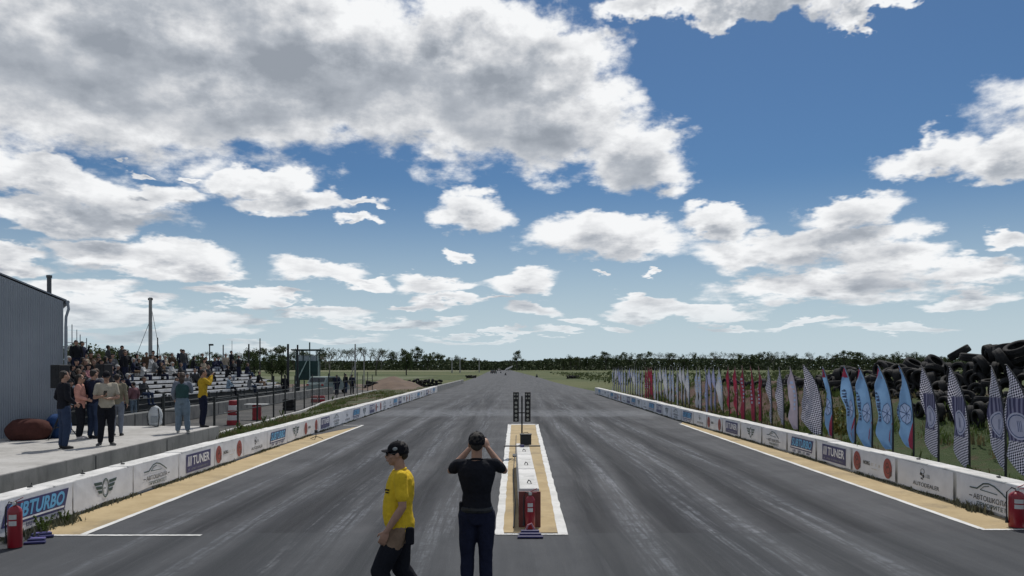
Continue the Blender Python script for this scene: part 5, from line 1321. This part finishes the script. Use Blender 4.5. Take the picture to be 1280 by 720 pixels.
    if face:
        for s in (-1,1):
            e = MB(); e.ell(hp(V(s*0.030,0.081,0.008)),(0.012,0.008,0.006),M,2); e.build('eye', M_eye, body, True)
            e = MB(); e.tube([hp(V(s*0.016,0.092,0.024)),hp(V(s*0.034,0.089,0.030)),hp(V(s*0.050,0.074,0.025))],[0.004]*3,6); e.build('eyebrow', M_hair, body)
        e = MB(); e.ell(hp(V(0,0.098,-0.058)),(0.020,0.006,0.004),M,2); e.build('mouth', mat('lips', (0.30,0.12,0.10), 0.5), body, True)
    if glasses:
        e = MB()
        for s in (-1,1): e.ell(hp(V(s*0.033,0.093,0.006)),(0.027,0.010,0.020),M,2)
        e.tube([hp(V(-0.07,0.07,0.012)),hp(V(-0.081,-0.01,0.012))],[0.004]*2,6); e.tube([hp(V(0.07,0.07,0.012)),hp(V(0.081,-0.01,0.012))],[0.004]*2,6); e.tube([hp(V(-0.03,0.098,0.012)),hp(V(0.03,0.098,0.012))],[0.005]*2,6)
        e.build('sunglasses', M_phone, body, True)
    hm = hair_m or M_hair
    if hair != 'none':
        mb = MB(); mb.ell(hp(V(0,-0.030,0.040)),(0.081,0.092,0.088),M,3); mb.ell(hp(V(0,-0.070,-0.005)),(0.066,0.045,0.062),M,2)
        if hair == 'long': limb(mb,[hp(V(0,-0.08,0.02)),hp(V(0,-0.11,-0.10)),hp(V(0,-0.11,-0.24))],[0.07,0.075,0.045],0.6)
        if hair == 'bun': mb.ell(hp(V(0,-0.125,0.055)),(0.042,0.042,0.042),M,2)
        if hair == 'tail': limb(mb,[hp(V(0,-0.11,0.06)),hp(V(0,-0.16,0.0)),hp(V(0,-0.14,-0.14))],[0.03,0.032,0.015])
        link('hair', voxel(mb,'hair',max(vox,0.008),2,0.006,(30,30,30)), hm, root)
    if cap:
        mb = MB(); mb.ell(hp(V(0,-0.018,0.042)),(0.086,0.104,0.086),M,3); mb.ell(hp(V(0,-0.03,0.012)),(0.087,0.098,0.035),M,2)
        c = link('cap', voxel(mb,'cap',max(vox*0.8,0.007),2), cap, root)
        q = MB(); n = 12; A, B = [], []
        for i in range(n+1):
            a = -0.95+1.9*i/n; A.append(hp(V(0.080*math.sin(a),0.078*math.cos(a)-0.004,0.044-0.006*abs(math.sin(a))))); B.append(hp(V(0.082*math.sin(a),0.075*math.cos(a)+0.068*math.cos(a*0.9),0.038-0.022*abs(math.sin(a)))))
        for up in (0,): pass
        va = [q.b.verts.new(p) for p in A]; vb = [q.b.verts.new(p) for p in B]
        fs = [q.b.faces.new((va[i],va[i+1],vb[i+1],vb[i])) for i in range(n)]
        r_ = bmesh.ops.extrude_face_region(q.b, geom=fs); bmesh.ops.translate(q.b, vec=M @ V(0,0,0.006), verts=[g for g in r_['geom'] if isinstance(g, bmesh.types.BMVert)])
        q.build('brim', cap, c); q = MB(); q.ell(hp(V(0,-0.018,0.128)),(0.008,0.008,0.006),M,1); q.build('button', cap, c)
        if 'logo' in (extras or {}): q = MB(); q.ell(hp(V(-0.080,0.01,0.055)),(0.008,0.026,0.018),M,2); q.ell(hp(V(0.080,0.01,0.055)),(0.008,0.026,0.018),M,2); q.build('emblem', M_grey, c)
    # --- clothes
    if top:
        mb = MB(); torso(mb, 0.016*loose, lo=top_hem-0.001, hi=1.48, bel=belly)
        for sg in (-1,1): limb(mb,[j['neck']+V(sg*0.045,-0.005,-0.028), j['sh'+('R' if sg>0 else 'L')]+V(0,0,0.002)],[0.045,0.058])
        for s in 'RL':
            if sleeves == 'short':
                a = j['sh'+s]; bq = a.lerp(j['el'+s], 0.66); limb(mb,[a, a.lerp(bq,0.5), bq],[0.064,0.061*loose**0.5,0.058*loose**0.6])
            elif sleeves == 'long':
                limb(mb,[j['sh'+s], j['sh'+s].lerp(j['el'+s],0.5), j['el'+s], j['el'+s].lerp(j['wr'+s],0.5), j['el'+s].lerp(j['wr'+s],0.97)],[0.068,0.062*loose,0.053*loose,0.048*loose,0.040])
        tp = link('top', voxel(mb,'top',vox,3,0.0085,(7,7,7),seed), top, root)
        q = MB(); n_ = j['neck']; q.tube([n_+V(0.060*math.cos(a),0.052*math.sin(a)-0.003,0.005-0.014*math.sin(a)) for a in [i*2*math.pi/16 for i in range(17)]],[0.011]*17,8); q.build('collar', top, tp, True)
    if bottom:
        mb = MB()
        torso(mb, 0.008, lo=0.84, hi=1.06, bel=0)
        for s in 'RL':
            limb(mb,[j['hip'+s], j['hip'+s].lerp(j['knee'+s],0.45), j['knee'+s], j['knee'+s].lerp(j['ank'+s],0.5), j['ank'+s]+V(0,0.0,0.02)],[0.100,0.092*loose,0.070*loose,0.064*loose,0.055*loose])
        link('trousers', voxel(mb,'trousers',vox,3,0.010,(8,8,5),seed+4), bottom, root)
    for s in 'RL':
        a = j['ank'+s]; t = j['toe'+s].normalized(); mb = MB(); Mf = frame(t, V(0,0,1))
        mb.ell(a+V(0,0,-0.035),(0.042,0.048,0.045),None,2); mb.ell(a+t*0.055+V(0,0,-0.045),(0.043,0.036,0.085),Mf,3); mb.ell(a+t*0.125+V(0,0,-0.055),(0.044,0.028,0.060),Mf,3)
        sh = link('shoe', voxel(mb,'shoe',0.009,2), shoes, root)
        mb = MB(); mb.ell(a+t*0.06+V(0,0,-0.078),(0.046,0.012,0.135),Mf,3); mb.build('sole', M_sole if shoes != M_shoe else M_shoe, sh, True)
    return root, j, hp, M

def phone_at(root, p, d, n, label, w=0.072, h=0.150):
    """smartphone held at local point p of the person's frame; top-level, moved to world"""
    Mw = Matrix.Translation(root.location) @ Matrix.Rotation(root.rotation_euler.z,4,'Z') @ Matrix.Scale(root.scale[0],4)
    t = bpy.data.objects.new('smartphone', None); C.objects.link(t); tag(t, label, 'phone')
    t.matrix_world = Mw @ Matrix.Translation(p) @ frame(d, n)
    MB().box((0,0,0),(w,0.009,h),bev=0.003).build('case', M_phone, t); MB().box((0,0.0050,0),(w*0.92,0.0012,h*0.94)).build('screen', M_phone, t)
    for q in range(2): MB().lathe([(0.007,-0.0075),(0.007,-0.0045)],(w*0.3,0,h*0.38-q*0.022),12,'Y').build('lens', M_eye, t)

C_black = cloth('cloth_black', (0.012,0.013,0.018)); C_navy = cloth('cloth_navy', (0.014,0.017,0.036)); C_denim = cloth('denim', (0.030,0.045,0.085)); C_pale = cloth('denim_pale', (0.16,0.21,0.26))
C_yel = cloth('cloth_yellow', (0.66,0.45,0.03)); C_pink = cloth('cloth_pink', (0.50,0.25,0.20)); C_beige = cloth('cloth_beige', (0.40,0.36,0.29)); C_teal = cloth('cloth_teal', (0.035,0.075,0.075)); C_mar = cloth('cloth_maroon', (0.12,0.03,0.04))
C_mauve = cloth('cloth_mauve', (0.19,0.10,0.11)); C_greyb = cloth('cloth_greyblue', (0.16,0.18,0.22)); C_must = cloth('cloth_mustard', (0.46,0.30,0.03)); C_khaki = cloth('cloth_khaki', (0.21,0.145,0.10)); C_capb = cloth('cap_black', (0.010,0.010,0.013))

# the man in black filming with a phone, seen from behind
D = 8.0; xm = (596-642)/1000*D
r_, j_, hp_, M_ = person('man in a black t-shirt and dark trousers seen from behind, filming with both hands raised', (xm, D, 0), 0.0, 1.75,
    dict(elR=V(0.272,0.17,1.345), elL=V(-0.272,0.17,1.345), shR=V(0.178,0,1.43), shL=V(-0.178,0,1.43), wrR=V(0.105,0.27,1.56), wrL=V(-0.085,0.27,1.56), head=V(0.0,0.015,1.632),
         hipR=V(0.085,0,0.93), hipL=V(-0.085,0,0.93), kneeR=V(0.088,0.02,0.50), kneeL=V(-0.092,0.02,0.50), ankR=V(0.095,-0.02,0.09), ankL=V(-0.10,-0.02,0.09)),
    top=C_black, bottom=C_navy, broad=1.02, slim=0.90, vox=0.0075, cap=C_capb, hair='short', top_hem=0.965, seed=3,
    hands=dict(R=dict(d=V(-0.35,0.25,0.9), n=V(0.55,-0.6,0.3), th=-1, curl=0.9), L=dict(d=V(0.35,0.25,0.9), n=V(-0.55,-0.6,0.3), th=1, curl=0.9)))
phone_at(r_, V(0.01,0.345,1.635), V(1,0,0.05), V(0,-1,0), 'dark phone held up sideways before the face by the man in black')
MB().tube([V(0.152*math.cos(a),0.122*math.sin(a)-0.004,0.985) for a in [i*2*math.pi/24 for i in range(25)]],[0.014]*25,8,2.0).build('belt', M_dark, r_)
MB().box((-0.160,0.0,1.0),(0.03,0.08,0.11),bev=0.008).build('belt_pouch', C_black, r_)

# the man in yellow walking left in profile
D = 7.55; xm = (500-642)/1000*D
r_, j_, hp_, M_ = person('man in a yellow polo shirt, black cap and sunglasses walking left across the track', (xm, D, 0), R(99), 1.70,
    dict(elL=V(-0.235,-0.02,1.15), wrL=V(-0.20,0.13,0.92), elR=V(0.25,-0.06,1.17), wrR=V(0.25,0.04,0.93), head=V(0,0.035,1.63), neck=V(0,-0.002,1.47), kneeL=V(-0.10,0.19,0.52), ankL=V(-0.10,0.10,0.10), kneeR=V(0.10,-0.01,0.50), ankR=V(0.10,-0.24,0.16)),
    top=C_yel, bottom=C_khaki, vox=0.0075, cap=C_capb, hair='short', glasses=True, belly=0.045, loose=1.12, top_hem=0.90, extras={'logo':1}, head_pitch=-0.05, seed=7,
    hands=dict(L=dict(d=V(0.05,0.35,-0.9), n=V(-1,0,0), th=1, curl=0.6), R=dict(d=V(0,0.25,-0.95), n=V(1,0,0), th=-1, curl=0.5)))
for s, kn, an in ((-1,j_['kneeL'],j_['ankL']),(1,j_['kneeR'],j_['ankR'])):
    mb = MB(); hp0 = j_['hipL' if s < 0 else 'hipR']; limb(mb,[hp0.lerp(kn,0.42),kn,kn.lerp(an,0.5),an+V(0,0,0.02)],[0.108,0.094,0.086,0.076]); link('knee_panel', voxel(mb,'knee_panel',0.009,3,0.004,(9,9,6),s), C_black, r_)
    q = MB(); q.ell(kn.lerp(an,0.30)+V(s*0.066,0.03,0),(0.012,0.030,0.055),None,2); q.build('grey_patch', cloth('patch_grey',(0.10,0.11,0.09)), r_)
mb = MB(); mb.box((-0.155,-0.090,0.86),(0.05,0.085,0.17),bev=0.02); mb.build('hip_pocket', C_black, r_)
q = MB(); q.box((-0.128,0.125,1.30),(0.006,0.05,0.014),M=Matrix.Rotation(-0.7,3,'Z')); q.box((-0.128,0.125,1.275),(0.006,0.035,0.012),M=Matrix.Rotation(-0.7,3,'Z')); q.build('chest_print', C_black, r_)

def on_plat(px, py): return at_ground(px, py, PZ)
VP = 0.0125
p = on_plat(80,561)
person('man in a dark jacket and blue jeans standing nearest to the platform edge', p, R(-40), 1.76, dict(elR=V(0.25,-0.02,1.15), wrR=V(0.20,0.16,1.02), elL=V(-0.26,-0.06,1.16), wrL=V(-0.20,0.12,1.0)), top=C_black, sleeves='long', bottom=C_denim, loose=1.15, vox=VP, hair='short', top_hem=0.90, seed=1)
p = on_plat(100,549)
r_, j_, hp_, M_ = person('woman in a pink jacket and black leggings with tied dark hair, facing right', p, R(-75), 1.66, dict(elR=V(0.23,-0.02,1.16), wrR=V(0.17,0.20,1.08), elL=V(-0.23,0.02,1.16), wrL=V(-0.15,0.22,1.15)), top=C_pink, sleeves='long', bottom=C_black, shoes=mat('shoe_white',(0.55,0.5,0.48),0.7), loose=1.10, vox=VP, hair='bun', top_hem=0.84, seed=2, glasses=True)
phone_at(r_, V(-0.13,0.31,1.18), V(0,0.2,1), V(0,-1,0), 'dark phone in the hand of the woman in pink')
p = on_plat(117,548)
person('man in a navy jacket and jeans with his back turned, behind the pink jacket', p, R(-20), 1.78, None, top=C_navy, sleeves='long', bottom=C_denim, loose=1.12, vox=VP, hair='short', top_hem=0.88, seed=3, broad=1.05)
p = on_plat(133,557)
r_, j_, hp_, M_ = person('man in a beige t-shirt, black trousers and black cap looking at his phone', p, R(205), 1.74, dict(elR=V(0.25,0.04,1.14), wrR=V(0.09,0.24,1.18), elL=V(-0.25,0.02,1.14), wrL=V(-0.04,0.24,1.12), ankR=V(0.13,0.02,0.09), toeR=V(0.4,1,0), toeL=V(-0.5,0.8,0)), top=C_beige, sleeves='short', bottom=C_black, shoes=mat('shoe_bw',(0.06,0.06,0.06),0.7), cap=C_capb, loose=1.10, vox=VP, head_pitch=-0.42, top_hem=0.86, seed=4, hands=dict(R=dict(d=V(-0.8,0.4,0.2), n=V(0.2,-0.3,-0.9), th=-1, curl=0.8), L=dict(d=V(0.85,0.3,0.1), n=V(0,0,-1), th=1, curl=0.5)))
phone_at(r_, V(0.015,0.29,1.24), V(-0.1,0.35,1), V(0,-1,0.3), 'dark phone held low by the man in beige')
p = on_plat(145,546)
person('person in a pale sand top and grey jeans hidden behind the man in beige', p+V(-0.12,0.3,0), R(10), 1.66, None, top=cloth('cloth_sand',(0.20,0.18,0.13)), sleeves='long', bottom=C_greyb, vox=VP, hair='short', seed=5)
p = on_plat(108,541)
person('person with brown hair in a grey top standing between the loudspeakers', p+V(0.0,0.5,0), R(170), 1.80, None, top=cloth('cloth_grey',(0.20,0.20,0.21)), sleeves='long', bottom=C_navy, vox=VP, hair='short', hair_m=mat('hair_brown',(0.07,0.04,0.025),0.7), seed=6)
p = on_plat(228,541)
r_, j_, hp_, M_ = person('woman in wide pale jeans, grey top and teal vest standing at platform edge', p, R(12), 1.70, dict(elR=V(0.22,0.10,1.20), wrR=V(0.10,0.27,1.36), elL=V(-0.25,-0.02,1.16), wrL=V(-0.24,0.10,0.98), ankR=V(0.15,-0.02,0.09), kneeR=V(0.115,0.02,0.5), ankL=V(-0.12,-0.02,0.09)), top=C_greyb, sleeves='long', bottom=C_pale, loose=1.32, vox=VP, hair='long', hair_m=mat('hair_brown2',(0.045,0.03,0.022),0.7), top_hem=0.98, seed=8, shoes=mat('shoe_cream',(0.4,0.38,0.35),0.7))
mb = MB(); mb.loft([(V(0,-0.01,1.02),0.185,0.145),(V(0,-0.02,1.15),0.180,0.150),(V(0,-0.02,1.30),0.195,0.150),(V(0,-0.015,1.42),0.165,0.118)],24); link('vest', voxel(mb,'vest',0.012,3,0.008), C_teal, r_)
p = at_ground(253,534,PZ)
r_, j_, hp_, M_ = person('man in a mustard yellow jacket raising a camera to his eye at the platform corner', V(p.x,24.7,PZ), R(-55), 1.78, dict(elR=V(0.25,0.14,1.32), wrR=V(0.09,0.24,1.56), elL=V(-0.25,0.16,1.34), wrL=V(-0.07,0.26,1.54)), top=C_must, sleeves='long', bottom=C_navy, loose=1.12, vox=VP, hair='short', top_hem=0.86, seed=9,
    hands=dict(R=dict(d=V(-0.3,0.4,0.9), n=V(0.5,-0.6,0.3), th=-1, curl=0.9), L=dict(d=V(0.3,0.4,0.9), n=V(-0.5,-0.6,0.3), th=1, curl=0.9)))
cm_ = thing('camera', 'small black camera held to the face of the man in the mustard jacket', 'camera', (0,0,0)); cm_.matrix_world = Matrix.Translation(r_.location) @ Matrix.Rotation(r_.rotation_euler.z,4,'Z') @ Matrix.Translation(V(0.0,0.27,1.66))
MB().box((0,0,0),(0.13,0.06,0.085),bev=0.008).build('camera_body', M_blk, cm_); MB().lathe([(0.035,0.03),(0.035,0.11)],(0,0,0),16,'Y').build('lens', M_blk, cm_)
for (px, D, rz, hh, tp, bt, lab) in [(152,35.0,-60,1.70,C_mar,C_black,'person in a maroon top standing behind the beige man, before the stand'),(167,36,60,1.68,C_mauve,C_pale,'person in a mauve hoodie with light trousers turned to the maroon top'),
        (356,60,10,1.78,C_black,C_black,'person all in black standing alone at the right end of the benches'),(421,68,30,1.7,C_navy,C_navy,'person in dark clothes beside the pale van, nearest to it'),(432,72,-30,1.75,C_black,C_denim,'person in a black top between the van and the pale leaning post'),(440,70,0,1.72,C_navy,C_black,'person in dark clothes by the pale leaning post')]:
    person(lab, ((px-642)/1000*D, D, 0.05), R(rz), hh, None, top=tp, sleeves='long', bottom=bt, vox=0.016, hair='short', seed=px, loose=1.1)

# ---- spectators: small in the picture, each one mesh of its own
def mini(pose, seed):
    rr = random.Random(seed); mb = MB()
    if pose == 'sit':
        mb.loft([(V(0,0,-0.02),0.17,0.14),(V(0,0.02,0.15),0.16,0.12),(V(0,0.05,0.36),0.18,0.12),(V(0,0.05,0.50),0.15,0.10)],14); base = 0
        for s in (-1,1):
            limb(mb,[V(s*0.09,0.02,0.03),V(s*0.12,0.42,0.06),V(s*0.12,0.45,-0.38)],[0.09,0.07,0.05]); mb.ell(V(s*0.12,0.52,-0.42),(0.05,0.12,0.04))
            e = V(s*0.25,0.10+rr.uniform(0,0.1),0.28); w = V(s*rr.uniform(0.03,0.15),rr.uniform(0.2,0.38),rr.uniform(0.12,0.35)); limb(mb,[V(s*0.18,0.05,0.49),e,w],[0.065,0.05,0.038]); mb.ell(w+V(0,0.04,0),(0.035,0.045,0.03))
        hz_ = 0.70; hy = 0.08+rr.uniform(-0.02,0.05)
    else:
        mb.loft([(V(0,0,0.88),0.17,0.13),(V(0,0,1.1),0.16,0.12),(V(0,0,1.3),0.19,0.13),(V(0,0,1.44),0.15,0.10)],14)
        for s in (-1,1):
            limb(mb,[V(s*0.09,0,0.92),V(s*0.10,0.02,0.5),V(s*0.11,0,0.08)],[0.10,0.07,0.055]); mb.ell(V(s*0.11,0.06,0.04),(0.05,0.13,0.04))
            up = rr.random() < 0.4; e = V(s*0.25,0.05,1.17); w = V(s*0.12,0.28,1.45) if up else V(s*0.24,0.1,0.95); limb(mb,[V(s*0.19,0,1.42),e,w],[0.068,0.052,0.04]); mb.ell(w,(0.04,0.04,0.045))
        hz_ = 1.62; hy = 0.02
    mb.tube([(0,hy-0.02,hz_-0.22),(0,hy,hz_-0.06)],[0.06,0.055],10); mb.ell(V(0,hy,hz_),(0.080,0.098,0.115),sub=3); mb.ell(V(0,hy+0.09,hz_-0.02),(0.015,0.02,0.02),sub=1); mb.ell(V(0,hy-0.02,hz_+0.02),(0.09,0.105,0.11),sub=3)
    me = voxel(mb, 'body', 0.026, 2)
    me.materials.clear()
    for _ in range(4): me.materials.append(None)     # 0 skin, 1 hair, 2 top, 3 trousers
    for p in me.polygons:
        c = p.center
        if pose == 'sit':
            if c.z > hz_-0.13: i = 1 if (c.z > hz_+0.035 or c.y < hy-0.015) else 0
            elif c.z < 0.13 and (c.y > 0.13 or c.z < 0.02): i = 3
            else: i = 2
        else:
            if c.z > hz_-0.13: i = 1 if (c.z > hz_+0.035 or c.y < hy-0.015) else 0
            elif c.z < 0.93: i = 3
            else: i = 2
        p.material_index = i
    return me
MIN = {('sit',k): mini('sit',k) for k in range(5)}; MIN.update({('stand',k): mini('stand',k+10) for k in range(4)})
tops = [('black',(0.014,0.015,0.018)),('navy',(0.018,0.022,0.045)),('dark grey',(0.05,0.052,0.055)),('white',(0.48,0.48,0.47)),('grey',(0.16,0.165,0.17)),('maroon',(0.13,0.03,0.035)),('olive',(0.06,0.065,0.035)),('blue',(0.04,0.09,0.20)),('beige',(0.32,0.27,0.21)),('pink',(0.36,0.17,0.18)),('brown',(0.07,0.045,0.03)),('light blue',(0.20,0.28,0.36))]
TW = [16,9,8,2,3,1.2,2,1,1.2,0.7,2,0.8]
bots = [C_black, C_denim, C_navy, C_khaki, C_greyb]; hairs = [M_hair]*4+[mat('hair_light_brown',(0.08,0.05,0.03),0.7)]*2+[C_capb]*3+[cloth('cap_pale',(0.4,0.4,0.38))]
rc = random.Random(4)
def spectator(pose, x, y, z, rz, label_tail, group):
    me = MIN[(pose, rc.randrange(5 if pose == 'sit' else 4))]; o = bpy.data.objects.new('person', me); C.objects.link(o)
    nm, col = rc.choices(tops, TW)[0]
    ms = [SK, rc.choice(hairs), cloth('spectator_'+nm.replace(' ','_'), col), rc.choice(bots)]
    for i, m in enumerate(ms): o.material_slots[i].link = 'OBJECT'; o.material_slots[i].material = m
    s = rc.uniform(0.92,1.05); o.scale = (s*1.04,s*1.04,s); o.location = (x,y,z); o.rotation_euler = (0,0,rz)
    tag(o, f'{"seated" if pose=="sit" else "standing"} spectator in {nm}, {label_tail}', 'person', group)
ROWN = ['lowest','second lowest','third lowest','middle','third highest','second highest','top']
npers = 0
for i in range(NROW):
    y = SY0+0.6+rc.uniform(0,0.5); q = 0; n0 = 0
    while y < SY1-0.5:
        px = 642+row_x(i)/y*1000
        dens = 0.78 if px < 150 else (0.36 if px < 235 else 0.12)
        if i <= 1: dens *= 0.3
        if i in (2,3) and px > 160: dens *= 0.55
        if i >= 5 and px > 235: dens = 0.30
        if px > 78 and rc.random() < dens:
            stand = rc.random() < (0.04 if i < 6 else 0.2)
            nth_ = nth(n0); n0 += 1
            if stand: spectator('stand', row_x(i)+0.30, y, row_z(i)-0.38, R(-90)+rc.gauss(0,0.6), f'{nth_} from the left, {ROWN[i]} bench row', f'spectators on the {ROWN[i]} bench row')
            else: spectator('sit', row_x(i)+0.02, y, row_z(i)+0.03, R(-90)+rc.gauss(0,0.45), f'{nth_} from the left, {ROWN[i]} bench row', f'spectators on the {ROWN[i]} bench row')
            npers += 1
        y += rc.uniform(0.52,0.80)
y = 33.0; n0 = 0
while y < 62:
    px = 642+(row_x(6)-0.7)/y*1000
    if px > 80 and rc.random() < (0.5 if px < 250 else 0.25):
        spectator('stand', row_x(6)-0.55, y, row_z(6)-0.30-(0.15 if px < 150 else 0.35), R(-90)+rc.gauss(0,0.8), f'{nth(n0)} from the left behind the top bench row', 'spectators standing behind the top bench row'); n0 += 1; npers += 1
    y += rc.uniform(0.6,1.3)
print('tyres', ntyre, 'spectators', npers, 'flags', len(near))
